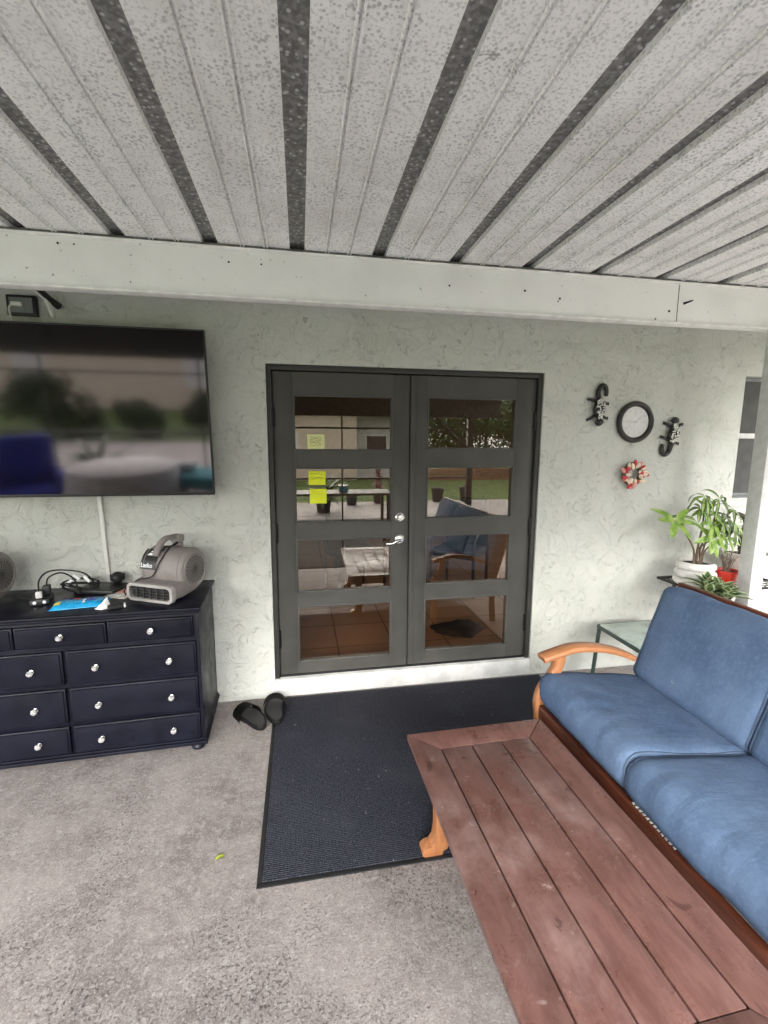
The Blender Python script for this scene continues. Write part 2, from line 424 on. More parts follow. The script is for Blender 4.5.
def spline(pts, n=6):
    P = [Vector(p) for p in pts]; out = []
    for i in range(len(P) - 1):
        a = P[max(i - 1, 0)]; b = P[i]; c = P[i + 1]; d = P[min(i + 2, len(P) - 1)]
        for k in range(n):
            t = k / n
            out.append(.5 * ((2 * b) + (c - a) * t + (2 * a - 5 * b + 4 * c - d) * t * t + (3 * b - a - 3 * c + d) * t ** 3))
    out.append(P[-1]); return out
def leaf(bm, base, d, nrm, L, W, droop=.3, fold=.15, mi=0, edge=None, seg=7, curl=0.):
    """a folded lance-shaped leaf; edge = material index of its margin"""
    d = Vector(d).normalized(); nrm = Vector(nrm); nrm = (nrm - d * nrm.dot(d)).normalized(); s = d.cross(nrm)
    p = Vector(base); rows = []; cd = d.copy()
    for i in range(seg + 1):
        t = i / seg; w = W * .5 * (math.sin(PI * min(1, t * .97 + .03)) ** .75) * (1 - .25 * t)
        if i == seg: w = W * .02
        nn = s.cross(cd) * 1.0
        cols = []
        for u in ((-1, -.62, 0, .62, 1) if edge is not None else (-1, 0, 1)):
            cols.append(bm.verts.new(p + s * (w * u) + nn * (abs(u) * w * fold * -1 * -1)))
        rows.append(cols)
        ang = -(droop + curl * t) / seg
        cd = (Matrix.Rotation(ang, 3, s) @ cd) if False else (cd + Vector((0, 0, -1)) * (droop / seg) * (1 + curl * t * 3)).normalized()
        p = p + cd * (L / seg)
    for A, B in zip(rows, rows[1:]):
        for j in range(len(A) - 1):
            f = bm.faces.new((A[j], A[j + 1], B[j + 1], B[j]))
            f.material_index = (edge if edge is not None and j in (0, len(A) - 2) else mi)

# ------------------------------------------------------------------ setting
bm = NB(); box(bm, (-7, -10.6, -.15), (9, 0, 0)); patio = struct(obj('patio_floor', bm, M['concrete'], smooth=0))
bm = NB(); s = 180
vs = [bm.verts.new(p) for p in ((-s, -s, -.06), (s, -s, -.06), (s, s, -.06), (-s, s, -.06))]; bm.faces.new(vs)
struct(obj('lawn', bm, M['lawn'], smooth=0))

# house wall with the door and window openings
DX0, DX1, DZ0, DZ1 = -.017, 1.872, .128, 2.234
WX0, WX1, WZ0, WZ1 = 3.525, 4.55, 1.33, 2.262
TH = .14
t = thing('house_wall', 'pale grey-green stucco house wall around the dark double door', 'wall', (0, 0, 0))
bm = NB()
def grid_wall(bm, x0, x1, z0, z1): box(bm, (x0, 0, z0), (x1, TH, z1))
grid_wall(bm, -7, DX0, 0, 3.1); grid_wall(bm, DX0, DX1, DZ1, 3.1); grid_wall(bm, DX1, WX0, 0, 3.1)
grid_wall(bm, WX0, WX1, 0, WZ0); grid_wall(bm, WX0, WX1, WZ1, 3.1); grid_wall(bm, WX1, 9, 0, 3.1)
obj('stucco_face', bm, M['stucco'], t, smooth=0)
bm = NB(); box(bm, (DX0, -.006, .001), (DX1, TH, DZ0), .006); obj('door_sill', bm, M['white_concrete'], t)
bm = NB(); box(bm, (WX0 + .002, -.003, WZ0 + .001), (WX1 - .002, .05, WZ0 + .012), .002); obj('window_ledge', bm, M['grey_plastic'], t)

# interior room
bm = NB(); box(bm, (-3, TH, .02), (6, 6, .126)); struct(obj('interior_floor', bm, M['tile'], smooth=0))
bm = NB()
box(bm, (-3.1, TH + .002, .126), (-3, 6, 2.7)); box(bm, (6, TH + .002, .126), (6.1, .6, 2.7)); box(bm, (6, 4.4, .126), (6.1, 6, 2.7)); box(bm, (6, .6, 2.2), (6.1, 4.4, 2.7)); box(bm, (-3, 6, .126), (6, 6.1, 2.7))  # gap left in the right wall, added to bring daylight into the room
struct(obj('interior_wall', bm, M['room_wall'], smooth=0))
bm = NB(); box(bm, (-3.1, TH + .002, 2.7), (6.1, 6.1, 2.8)); struct(obj('interior_ceiling', bm, M['room_wall'], smooth=0))

# ------------------------------------------------------------------ double door
door = thing('double_door', 'charcoal double door with eight glass panes in the stucco wall', 'door', (DX0, 0, DZ0))
W = DX1 - DX0; H = DZ1 - DZ0
bm = NB(); f = .034
box(bm, (.002, .012, 0), (f, .12, H - .002), .003); box(bm, (W - f, .012, 0), (W - .002, .12, H - .002), .003)
box(bm, (f, .014, H - f), (W - f, .12, H - .002), .003)
obj('door_frame', bm, M['frame_shadow'], door)
bm = NB(); box(bm, (f, .030, .0), (W - f, .11, .012), .002); obj('threshold', bm, M['hinge'], door)
LY0, LY1 = .036, .080
def leafdoor(x0, x1, panes, side):
    """door leaf between local x0..x1; panes = list of (xa, xb, za, zb)"""
    z0, z1 = .014, H - f - .006
    bm = NB(); xa = min(p[0] for p in panes); xb = max(p[1] for p in panes)
    box(bm, (x0, LY0, z0), (xa, LY1, z1), .002); box(bm, (xb, LY0, z0), (x1, LY1, z1), .002)
    zs = [z1] + [v for p in panes for v in (p[3], p[2])] + [z0]
    for k in range(0, len(zs), 2): box(bm, (xa, LY0 + .0015, zs[k + 1]), (xb, LY1 - .0015, zs[k]), 0)
    o = obj('door_leaf', bm, M['charcoal'], door)
    for (a, b, c, d) in panes:
        bm = NB(); e = .012
        for q in (((a, LY0 - .004, c), (a + e, LY0 + .02, d)), ((b - e, LY0 - .004, c), (b, LY0 + .02, d)),
                  ((a + e, LY0 - .004, c), (b - e, LY0 + .02, c + e)), ((a + e, LY0 - .004, d - e), (b - e, LY0 + .02, d))):
            box(bm, q[0], q[1], .003)
        obj('glazing_bead', bm, M['charcoal'], o)
        bm = NB(); box(bm, (a + .002, LY0 + .019, c + .002), (b - .002, LY0 + .023, d - .002)); obj('glass_pane', bm, M['glass'], o, smooth=0)
    return o
px = lambda a, b: (a - DX0, b - DX0)
rows = [(1.693, 2.055), (1.205, 1.585), (.726, 1.102), (.222, .634)]
mid = W / 2 - .006
l1 = leafdoor(f + .004, mid - .003, [(*px(.145, .803), a - DZ0, b - DZ0) for a, b in rows], -1)
l2 = leafdoor(mid + .003, W - f - .004, [(*px(1.043, 1.690), a - DZ0 + .012, b - DZ0 + .004) for a, b in rows], 1)
bm = NB(); box(bm, (mid + .006, LY0 - .010, .02), (mid + .038, LY0, H - f - .012), .003); obj('astragal', bm, M['charcoal'], l2)
for z in (.28, 1.02, 1.78):
    for x, sgn in ((f + .002, -1), (W - f - .002, 1)):
        bm = NB(); tube(bm, [(x, LY0 - .009, z - .065), (x, LY0 - .009, z + .065)], .010, 10)
        box(bm, (x - .012, LY0 - .006, z - .06), (x + .012, LY0 - .001, z + .06), .001)
        obj('hinge', bm, M['hinge'], door)
Rx90 = Matrix.Rotation(R(90), 4, 'X')
hx = .858 - DX0
bm = NB(); T = Matrix.Translation((hx, LY0 - .001, 1.236 - DZ0)) @ Rx90
lathe(bm, [(0, .030), (.020, .030), (.022, .026), (.024, .012), (.033, .006), (.034, 0), (0, 0)], 24, T)
box(bm, (-.003, -.010, .030), (.003, .010, .033), .001, M_=T); obj('deadbolt', bm, M['chrome'], l1)
bm = NB(); T = Matrix.Translation((hx, LY0 - .001, 1.082 - DZ0)) @ Rx90
lathe(bm, [(0, .014), (.026, .012), (.034, .005), (.035, 0), (0, 0)], 24, T)
lathe(bm, [(0, .05), (.011, .05), (.012, .01), (0, .01)], 16, T)
tube(bm, spline([(hx, LY0 - .048, 1.082 - DZ0), (hx - .03, LY0 - .052, 1.078 - DZ0), (hx - .065, LY0 - .052, 1.062 - DZ0), (hx - .105, LY0 - .050, 1.060 - DZ0)]), [.010] * 6 + [.008] * 6 + [.009] * 7, 10)
obj('door_handle', bm, M['chrome'], l1)
# sticky notes on the upper left panes
def note(x, z, w, h, m, label, tilt=0, scr=0):
    t = thing('sticky_note', label, 'note', (x, LY0 + .017, z), group='sticky notes on the door glass'); t.rotation_euler = (0, R(tilt), 0)
    bm = NB(); nx = 6
    for k in range(nx):
        z0_ = -h / 2 + h * k / nx; z1_ = z0_ + h / nx
        y0 = -.006 * (1 - k / nx) ** 2; y1 = -.006 * (1 - (k + 1) / nx) ** 2
        vs = [bm.verts.new(p) for p in ((-w / 2, y0, z0_), (w / 2, y0, z0_), (w / 2, y1, z1_), (-w / 2, y1, z1_))]; bm.faces.new(vs)
    bmesh.ops.remove_doubles(bm, verts=bm.verts[:], dist=1e-5)
    bmesh.ops.solidify(bm, geom=bm.faces[:], thickness=.0006)
    obj('paper', bm, m, t)
    if scr:
        bm = NB(); rnd = random.Random(scr)
        for k in range(scr):
            zz = h * (.32 - .68 * k / max(1, scr)); pts = []
            for j in range(12):
                pts.append((-w * .36 + w * .70 * j / 11 * rnd.uniform(.9, 1), -.0075, zz + rnd.uniform(-.007, .007)))
            tube(bm, pts, .0011, 4)
        obj('scribble', bm, M['ink'], t)
note(.291, 1.751, .112, .098, M['note_glare'], 'yellow sticky note with scribbles, reflection painted into its pale tone, on the top left pane', -1, 5)
note(.293, 1.513, .112, .092, M['note_yellow'], 'bright yellow sticky note, upper of two on the second pane', 1, 2)
note(.299, 1.391, .112, .098, M['note_yellow'], 'bright yellow sticky note, lower of two on the second pane', 0)

# ------------------------------------------------------------------ patio roof and beams
BY = -.45
roof = thing('patio_roof', 'mottled white pan roof with dark seams over the patio', 'roof', (0, 0, 0))
P0, SP, CW = .193, .4275, .076
YA, YB = -.40, -4.62
for k in range(-15, 10 + 1):
    YB = -4.62 if k <= 7 else -2.1
    xa = P0 + SP * k + CW / 2; xb = P0 + SP * (k + 1) - CW / 2; w = xb - xa
    prof = []
    def ridge(c): return [(c - .012, 0), (c - .010, -.007), (c - .005, -.007), (c - .003, .002), (c + .003, .002), (c + .005, -.007), (c + .010, -.007), (c + .012, 0)]
    lo = [(xa, .04), (xa, 0)] + ridge(xa + w * .33) + ridge(xa + w * .66) + [(xb, 0), (xb, .04)]
    bm = NB()
    for (x1, z1), (x2, z2) in zip(lo, lo[1:]):
        nseg = 1
        vs = [bm.verts.new(p) for p in ((x1, YA, 2.731 + z1), (x2, YA, 2.731 + z2), (x2, YB, 2.731 + z2), (x1, YB, 2.731 + z1))]; bm.faces.new(vs)
    bmesh.ops.remove_doubles(bm, verts=bm.verts[:], dist=1e-5)
    obj('roof_panel', bm, M['pan'], roof, smooth=20)
    bm = NB(); box(bm, (xa - CW - .002, YB, 2.757), (xa + .002, YA, 2.772)); obj('seam_channel', bm, M['channel'], roof, smooth=0)
bm = NB(); box(bm, (-6.4, -4.62, 2.774), (3.60, .1, 2.80)); box(bm, (3.6005, -2.1, 2.774), (4.95, .1, 2.80)); obj('roof_top', bm, M['fascia'], roof, smooth=0)
def beam(name, label, x0, x1, y, face=-1, parent=None, detail=False):
    t = thing(name, label, 'beam', (0, y, 2.48))
    bm = NB(); box(bm, (x0, 0, .004), (x1, .055, .240), .004); obj('fascia_board', bm, M['fascia'], t)
    bm = NB(); box(bm, (x0, -.016, -.004), (x1, .058, .008), .003)
    obj('drip_edge', bm, M['fascia_edge'], t)
    bm = NB(); box(bm, (x0, -.022, .228), (x1, .002, .238), .003); obj('top_lip', bm, M['fascia_edge'], t)
    bm = NB(); box(bm, (x0, -.012, .238), (x1, .05, .2505)); obj('top_joint', bm, M['fascia_joint'], t)
    return t
bt = beam('roof_beam', 'long pale grey painted beam above the door and television', -6.4, 4.95, BY)
for x, z, r in ((-.93, .20, .005), (-.86, .20, .004), (-.15, .17, .005), (.01, .17, .0045), (1.02, .13, .005), (1.47, .13, .006), (1.69, .10, .006), (1.68, .085, .004), (2.42, .07, .007), (2.33, .02, .005), (-.62, .045, .003), (.55, .05, .003)):
    bm = NB(); lathe(bm, [(0, .003), (r, .002), (r, 0), (0, 0)], 10, Matrix.Translation((x, -.0005, z)) @ Rx90); obj('nail', bm, M['hinge'], bt)
bm = NB(); box(bm, (2.475, -.002, .01), (2.479, .002, .226)); obj('board_joint', bm, M['fascia_joint'], bt)
bm = NB(); tube(bm, [(2.52, 0, .12), (2.535, -.05, .125)], [.008, .004], 8); obj('screw', bm, M['hinge'], bt)
t = thing('outer_beam', 'dark bronze outer roof beam at the garden edge of the patio', 'beam', (0, -4.45, 2.20))
bm = NB(); box(bm, (-6.4, 0, 0), (3.56, .09, .525), .004); obj('beam_board', bm, M['bronze'], t)
bm = NB(); box(bm, (-6.4, -.02, -.012), (3.56, .10, -.001), .003); obj('drip_edge', bm, M['bronze'], t)
t = thing('side_beam', 'side roof beam near the right outer corner of the patio', 'beam', (3.56, -.40, 2.48))
bm = NB(); box(bm, (0, -3.96, 0), (.06, -1.75, .245), .004); obj('side_board', bm, M['fascia'], t)
bm = NB(); box(bm, (-6.4, BY + .06, 2.63), (4.95, 0, 2.65)); tag(obj('eave_soffit', bm, M['soffit'], smooth=0), 'grey soffit strip between the roof beam and the house wall', 'soffit')
def post(label, x, y, brace=None, mat='post_paint'):
    t = thing('roof_post', label, 'post', (x, y, 0), group='posts carrying the patio roof')
    bm = NB(); box(bm, (0, 0, .004), (.098, .098, 2.478 if y > -2 else 2.186), .004); obj('shaft', bm, M[mat], t)
    bm = NB(); box(bm, (-.012, -.012, 0), (.110, .110, .012), .002); obj('foot_plate', bm, M['fascia'], t)
    if brace:
        bm = NB(); tube(bm, [(.05, .05, 1.62), (.05 + brace * .62, .05, 2.18)], .035, 4); obj('brace', bm, M[mat], t)
    return t
post('pale square post beside the potted plants and window', 3.150, -.548)
post('outer corner post with a diagonal brace at the garden edge', 3.0, -4.45, -1, 'bronze')
post('outer post at the far left of the garden edge', -4.6, -4.45, 1, 'bronze')
t = thing('screen_rail', 'dark aluminium screen rails between the outer posts', 'screen frame', (0, -4.40, 0))
for z in (1.98, 1.16):
    bm = NB(); box(bm, (-4.50, -.014, z), (3.0, .014, z + .03), .003); obj('rail', bm, M['bronze'], t)
for x in (.86, -1.2, -3.2):
    bm = NB(); box(bm, (x - .012, -.012, 0), (x + .012, .012, 2.186)); obj('mullion', bm, M['bronze'], t)

# ------------------------------------------------------------------ window
win = thing('window', 'dark sash window in the stucco wall behind the post', 'window', (WX0, 0, WZ0))
ww, wh = WX1 - WX0, WZ1 - WZ0
bm = NB(); g = .03
box(bm, (0.001, .05, .005), (g, .12, wh - .001), .002); box(bm, (ww - g, .05, .005), (ww - .001, .12, wh - .001), .002)
box(bm, (g, .05, .005), (ww - g, .12, g + .005), .002); box(bm, (g, .05, wh - g), (ww - g, .12, wh - .001), .002)
obj('window_frame', bm, M['grey_plastic'], win)
bm = NB(); box(bm, (g, .045, wh * .50), (ww - g, .10, wh * .50 + .04), .003); obj('meeting_rail', bm, M['post_paint'], win)
bm = NB(); box(bm, (g, .060, g + .005), (ww - g, .0615, wh - g)); obj('reflection_mask', bm, M['dull_sheet'], win, smooth=0)  # added dark sheet that keeps the sky reflection out of the window
bm = NB(); box(bm, (g, .075, g), (ww - g, .079, wh * .50)); obj('glass_pane', bm, M['window_glass'], win, smooth=0)
bm = NB(); box(bm, (g, .090, wh * .5 + .04), (ww - g, .094, wh - g)); obj('glass_pane', bm, M['window_glass'], win, smooth=0)
bm = NB(); box(bm, (g, .108, g), (ww - g, .112, wh - g)); obj('blind', bm, M['grey_plastic'], win, smooth=0)

# ------------------------------------------------------------------ television
TV = thing('television', 'large black wall television with blurry reflections', 'television', (-1.165, -.155, 1.90)); TV.rotation_euler = (R(4.8), 0, 0)
tw, th = 1.665, .945
bm = NB(); box(bm, (-tw / 2, 0, -th / 2), (tw / 2, .03, th / 2), .003); obj('casing', bm, M['black_plastic'], TV)
bm = NB(); box(bm, (-tw / 2 + .008, -.0035, -th / 2 + .016), (tw / 2 - .008, -.0005, th / 2 - .008)); obj('screen', bm, M['screen'], TV, smooth=0)
bm = NB()
for q in (((-tw / 2, -.006, -th / 2), (-tw / 2 + .008, 0, th / 2)), ((tw / 2 - .008, -.006, -th / 2), (tw / 2, 0, th / 2)), ((-tw / 2 + .008, -.006, -th / 2), (tw / 2 - .008, 0, -th / 2 + .016)), ((-tw / 2 + .008, -.006, th / 2 - .008), (tw / 2 - .008, 0, th / 2))): box(bm, *q, .001)
obj('bezel', bm, M['black_plastic'], TV)
bm = NB(); box(bm, (-.6, .03, -.40), (.6, .065, .12), .01); obj('rear_housing', bm, M['black_matte'], TV)
bm = NB(); box(bm, (-.25, .065, -.2), (.25, .11, .2), .005); obj('wall_bracket', bm, M['black_matte'], TV)
# conduit and outlet above tv
bm = NB(); box(bm, (-.011, -.016, 0), (.011, -.002, .66), .003)
tag(obj('cable_conduit', bm, M['white_plastic'], loc=(-1.005, 0, .865), rot=(0, R(-1.5), 0)), 'white cable channel running down the wall below the television', 'conduit')
t = thing('wall_outlet', 'dark recessed outlet box high on the wall above the television', 'outlet', (-1.325, 0, 2.495))
bm = NB(); box(bm, (-.075, -.03, -.055), (.075, -.001, .055), .006); obj('outlet_box', bm, M['black_plastic'], t)
bm = NB(); box(bm, (-.058, -.034, -.04), (.058, -.031, .04), .002); obj('cover_plate', bm, M['grey_plastic'], t)
bm = NB(); box(bm, (-.04, -.06, -.012), (.015, -.035, .012), .006); obj('plug', bm, M['white_plastic'], t)
bm = NB(); tube(bm, spline([(-.035, -.05, 0), (-.047, -.06, -.03), (-.040, -.055, -.09), (-.035, -.05, -.16)]), .005, 8); obj('plug_cord', bm, M['white_plastic'], t)
t = thing('antenna_arm', 'black bracket arm with a white cable end above the television', 'bracket', (-1.20, 0, 2.53))
bm = NB(); tube(bm, [(-.03, -.16, .085), (.03, -.05, .0), (.06, -.01, -.03)], [.012, .016, .02], 6); obj('arm', bm, M['black_matte'], t)
bm = NB(); tube(bm, spline([(-.16, -.20, .12), (-.08, -.16, .07), (.0, -.11, .01), (.035, -.10, -.02)]), .0045, 8); obj('cable', bm, M['white_plastic'], t)
bm = NB(); tube(bm, [(.03, -.10, -.015), (.045, -.10, -.04), (.06, -.10, -.09), (.066, -.10, -.11)], [.006, .013, .013, .006], 8); obj('connector', bm, M['white_plastic'], t)

# ------------------------------------------------------------------ dresser
DW, DD, DH = 1.335, .505, .86
dr = thing('dresser', 'dark navy dresser with glass knobs under the television', 'dresser', (-1.048, -.525, 0), R(2.0))
hw = DW / 2
bm = NB(); box(bm, (-hw, .012, .065), (hw, DD, .822), .003); obj('carcass', bm, M['navy'], dr)
bm = NB()
box(bm, (-hw - .018, -.022, .838), (hw + .018, DD + .004, DH), .007, 3); box(bm, (-hw - .006, -.006, .822), (hw + .006, DD, .838), .005)
obj('top_board', bm, M['navy'], dr)
bm = NB(); box(bm, (-hw - .014, -.012, .045), (hw + .014, DD, .066), .006); box(bm, (-hw - .006, -.003, .066), (hw + .006, DD - .002, .078), .004)
obj('base_moulding', bm, M['navy'], dr)
for x in (-hw + .045, hw - .045):
    for y in (.035, DD - .045):
        bm = NB(); lathe(bm, [(0, 0), (.022, 0), (.034, .010), (.037, .022), (.030, .036), (.024, .046), (0, .046)], 20, Matrix.Translation((x, y, 0))); obj('bun_foot', bm, M['navy'], dr)
for xa_ in (-hw, hw - .018):
    bm = NB(); box(bm, (xa_, 0, .078), (xa_ + .018, .013, .822), .002); obj('corner_stile', bm, M['navy'], dr)
def knob(parent, x, y, z):
    bm = NB(); T = Matrix.Translation((x, y, z)) @ Rx90
    lathe(bm, [(0, 0), (.011, 0), (.012, .003), (.006, .005), (.006, .014)], 12, T, 1)
    lathe(bm, [(.006, .013), (.015, .019), (.0165, .024), (.011, .031), (0, .033)], 8, T, 0)
    return obj('knob', bm, [M['crystal'], M['chrome']], parent, smooth=0)
def drawer(x0, x1, z0, z1, knobs):
    bm = NB(); box(bm, (x0, -.004, z0), (x1, .014, z1), .0)
    bm.free(); bm = NB()
    w_, h_ = x1 - x0, z1 - z0; cx, cz = (x0 + x1) / 2, (z0 + z1) / 2
    def rr(dx, y): return [(cx + a * (w_ / 2 - dx), y, cz + b * (h_ / 2 - dx)) for a, b in ((-1, -1), (1, -1), (1, 1), (-1, 1))]
    loft(bm, [rr(0, .012), rr(0, -.003), rr(.003, -.006), rr(.008, -.0075), rr(.011, -.012), rr(.014, -.013)])
    o = obj('drawer', bm, M['navy'], dr, smooth=30)
    for kx in knobs: knob(o, kx, -.013, cz)
for k in range(3):
    x0 = -hw + .022 + k * .4300; drawer(x0, x0 + .4225, .690, .806, [x0 + .213])
for z0, z1 in ((.478, .662), (.262, .455), (.084, .239)):
    drawer(-hw + .022, -.010, z0, z1, [-hw + .022 + .135, -.150]); drawer(.010, hw - .022, z0, z1, [.150, hw - .022 - .135])

# ------------------------------------------------------------------ air movers
def text_mesh(body, size):
    cu = bpy.data.curves.new('letters', 'FONT'); cu.body = body; cu.size = size; cu.offset = .0008
    o = bpy.data.objects.new('letters', cu); COL.objects.link(o); bpy.context.view_layer.update()
    me = bpy.data.meshes.new_from_object(o.evaluated_get(bpy.context.evaluated_depsgraph_get()))
    bpy.data.objects.remove(o); bpy.data.curves.remove(cu); return me
def air_mover(label, loc, rz):
    t = thing('air_mover', label, 'blower', loc, rz, 'air movers on the dresser')
    hw = .155; cy, cz, r = .02, .158, .128
    prof = [(-.175, .012), (-.175, .098), (-.108, .110)]
    for k in range(0, 27):
        a = R(202 - k * (202 + 75) / 26); prof.append((cy + r * math.cos(a), cz + r * math.sin(a)))
    prof += [(.02, .022), (-.10, .008)]
    def ring(x, s): return [(x, .0 + (y - .0) * s, .13 + (z - .13) * s) for y, z in prof]
    bm = NB(); loft(bm, [ring(-hw, .86), ring(-hw + .006, .93), ring(-hw + .022, 1), ring(hw - .022, 1), ring(hw - .006, .93), ring(hw, .86)])
    obj('housing', bm, M['taupe'], t, smooth=40)
    # side seam ribs
    for sx in (-1, 1):
        bm = NB(); tube(bm, [(sx * (hw - .030), cy + (r + .001) * math.cos(R(a)), cz + (r + .001) * math.sin(R(a))) for a in range(-60, 200, 8)], .003, 6); obj('moulding_rib', bm, M['taupe'], t)
    # outlet
    T = Matrix.Translation((0, -.19, .055)) @ Rx90
    bm = NB(); a = rrect(.335, .108, .035); b_ = rrect(.295, .072, .020)
    loft(bm, [[(x, y, -.02) for x, y in a], [(x, y, .006) for x, y in a], [(x * .985, y * .97, .012) for x, y in a], [(x, y, .012) for x, y in b_], [(x, y, -.02) for x, y in b_]], T, caps=False)
    obj('outlet_rim', bm, M['taupe_light'], t)
    bm = NB(); prism(bm, rrect(.297, .074, .020), -.016, -.012, T); o = obj('outlet_grille', bm, M['black_matte'], t)
    bm = NB()
    for x in (-.098, -.049, 0, .049, .098): box(bm, (x - .0025, -.035, -.012), (x + .0025, .035, .004), .0, M_=T)
    for y in (-.018, 0, .018): box(bm, (-.146, y - .002, -.010), (.146, y + .002, .001), M_=T)
    obj('grille_bars', bm, M['grille'], o, smooth=0)
    # intakes
    for sx in (1, -1):
        T = Matrix.Translation((sx * hw, cy, cz)) @ Matrix.Rotation(sx * R(90), 4, 'Y')
        bm = NB(); lathe(bm, [(.104, -.012), (.105, .004), (.100, .009), (.093, .006), (.088, -.004), (.087, -.03)], 36, T); o = obj('intake_ring', bm, M['taupe'], t)
        bm = NB(); lathe(bm, [(0, -.006), (.089, -.006), (.089, -.012), (0, -.012)], 36, T); obj('intake_back', bm, M['black_matte'], o)
        bm = NB()
        for q in (.018, .032, .046, .060, .074): tube(bm, [(q * math.cos(2 * PI * k / 30), q * math.sin(2 * PI * k / 30), 0) for k in range(30)], .0022, 5, T, closed=True)
        for k in range(20):
            an = 2 * PI * k / 20; tube(bm, [(.012 * math.cos(an), .012 * math.sin(an), 0), (.089 * math.cos(an + .25), .089 * math.sin(an + .25), 0)], .0022, 5, T)
        lathe(bm, [(0, .004), (.013, .003), (.015, 0), (0, 0)], 14, T)
        obj('intake_grille', bm, M['grille_ring'], o)
    # handle, arching front to back
    bm = NB(); pts = spline([(-.045, -.085, .245), (-.045, -.05, .300), (-.045, .0, .333), (-.040, .06, .338), (-.035, .105, .325)], 5)
    rings = []
    for i, p in enumerate(pts):
        d = (pts[min(i + 1, len(pts) - 1)] - pts[max(i - 1, 0)]).normalized(); s_ = Vector((1, 0, 0)); u_ = s_.cross(d)
        w_ = .021; h_ = .013
        rings.append([p + s_ * a * w_ + u_ * b * h_ for a, b in ((-1, -.5), (-.7, -1), (.7, -1), (1, -.5), (1, .5), (.7, 1), (-.7, 1), (-1, .5))])
    loft(bm, rings); box(bm, (-.075, .07, .300), (.005, .125, .348), .012, 3)
    box(bm, (-.07, .085, .265), (.0, .118, .31), .01)
    obj('handle', bm, M['taupe'], t, smooth=50)
    # label patch and lettering wrapped on the drum
    def wrap(u, v, h=.002): # u along x, v = arc length up from angle 172
        an = R(176) - v / r; return (u, cy + (r + h) * math.cos(an), cz + (r + h) * math.sin(an))
    bm = NB(); rows_ = [[bm.verts.new(wrap(x, v)) for x in (-.146, -.10, -.03)] for v in [.135 * k / 10 for k in range(11)]]
    for A, B in zip(rows_, rows_[1:]):
        for j in range(2): bm.faces.new((A[j], A[j + 1], B[j + 1], B[j]))
    st = obj('label_sticker', bm, M['black_plastic'], t)
    bm = NB(); me = text_mesh('Lasko', .036); bm.from_mesh(me)
    for v in bm.verts: v.co = Vector(wrap(-.142 + v.co.x * 1.05, .012 + v.co.y * 1.0, .0032))
    obj('lettering', bm, M['white_print'], st, smooth=0)
    bm = NB()
    for tri in (((-.115, .085), (-.075, .085), (-.095, .122)), ((-.080, .092), (-.062, .092), (-.071, .115))):
        bm.faces.new([bm.verts.new(wrap(u, v, .0032)) for u, v in tri])
    obj('emblem', bm, M['white_print'], st, smooth=0)
    # power cord hanging from the handle across the drum
    bm = NB(); tube(bm, spline([(-.03, .09, .305), (.0, .03, .300), (.01, -.03, .287), (.0, -.105, .215), (-.05, -.118, .13), (-.11, -.17, .116), (-.18, -.20, .06), (-.22, -.16, .012)]), .0042, 6); obj('power_cord', bm, M['black_matte'], t)
    bm = NB(); tube(bm, spline([(-.02, .09, .302), (-.015, .03, .288), (-.03, -.02, .290), (-.015, -.055, .275)]), .006, 6); obj('cord_loop', bm, M['black_matte'], t)
    t.scale = (.93, .93, .96)
    return t
air_mover('taupe air mover on the right end of the dresser', (-.57, -.235, DH + .001), R(-27))
air_mover('taupe air mover at the left edge, beside the power strip', (-1.60, -.24, DH + .001), R(-8))

# ------------------------------------------------------------------ things on the dresser
t = thing('power_strip', 'black power strip with plugs on the dresser', 'power strip', (-1.235, -.325, DH), R(18))
bm = NB(); box(bm, (-.045, -.03, 0), (.045, .12, .032), .006); obj('strip_body', bm, M['black_plastic'], t)
for x in (-.022, .022):
    bm = NB(); lathe(bm, [(0, .004), (.008, .003), (.009, 0), (0, 0)], 12, Matrix.Translation((x, -.03, .018)) @ Rx90); obj('indicator', bm, M['white_print'], t)
bm = NB(); box(bm, (-.020, -.005, .033), (.010, .025, .070), .006); obj('white_plug', bm, M['white_plastic'], t)
bm = NB(); box(bm, (.005, .045, .033), (.042, .09, .085), .005); obj('black_plug', bm, M['black_plastic'], t)
bm = NB()
tube(bm, spline([(-.005, .01, .065), (-.002, .03, .125), (.03, .09, .155), (.10, .14, .145), (.20, .18, .10), (.25, .2, .004)]), .0045, 6)
tube(bm, spline([(.022, .07, .08), (.035, .08, .125), (.09, .12, .135), (.15, .11, .09), (.17, .08, .006)]), .0045, 6)
tube(bm, spline([(-.03, .11, .01), (-.10, .16, .008), (-.16, .20, .008)]), .004, 6)
obj('cable', bm, M['black_matte'], t)
t = thing('cable_tangle', 'tangle of black cables with white tags behind the blue packet', 'cables', (-1.10, -.16, DH))
bm = NB()
for k in range(7):
    rr_ = random.Random(k); a0 = rr_.uniform(0, 6); w_ = rr_.uniform(.04, .09)
    tube(bm, [(-.01 + w_ * math.cos(a0 + u * .35) * 1.2, .02 + w_ * .5 * math.sin(a0 + u * .35), .012 + .065 * abs(math.sin(u * .19 + k)) * (1 - k * .07)) for u in range(18)], .0042, 6)
obj('cables', bm, M['black_matte'], t)
for x, z, a in ((-.02, .10, 40), (.035, .085, 50), (-.06, .07, 130)):
    bm = NB(); box(bm, (-.022, -.004, -.008), (.022, .004, .008), .002, M_=Matrix.Translation((x, .0, z)) @ Matrix.Rotation(R(a), 4, 'Y')); obj('white_tag', bm, M['white_print'], t)
bm = NB(); T = Matrix.Rotation(R(-14), 4, 'Z')
box(bm, (-.12, -.085, 0), (.12, .085, .024), .006, M_=T); box(bm, (-.1, -.07, .024), (.1, .07, .027), .002, M_=T); tag(obj('flat_black_box', bm, M['black_plastic'], loc=(-1.0, -.12, DH + .001)), 'flat black box lying behind the blue packet', 'box')
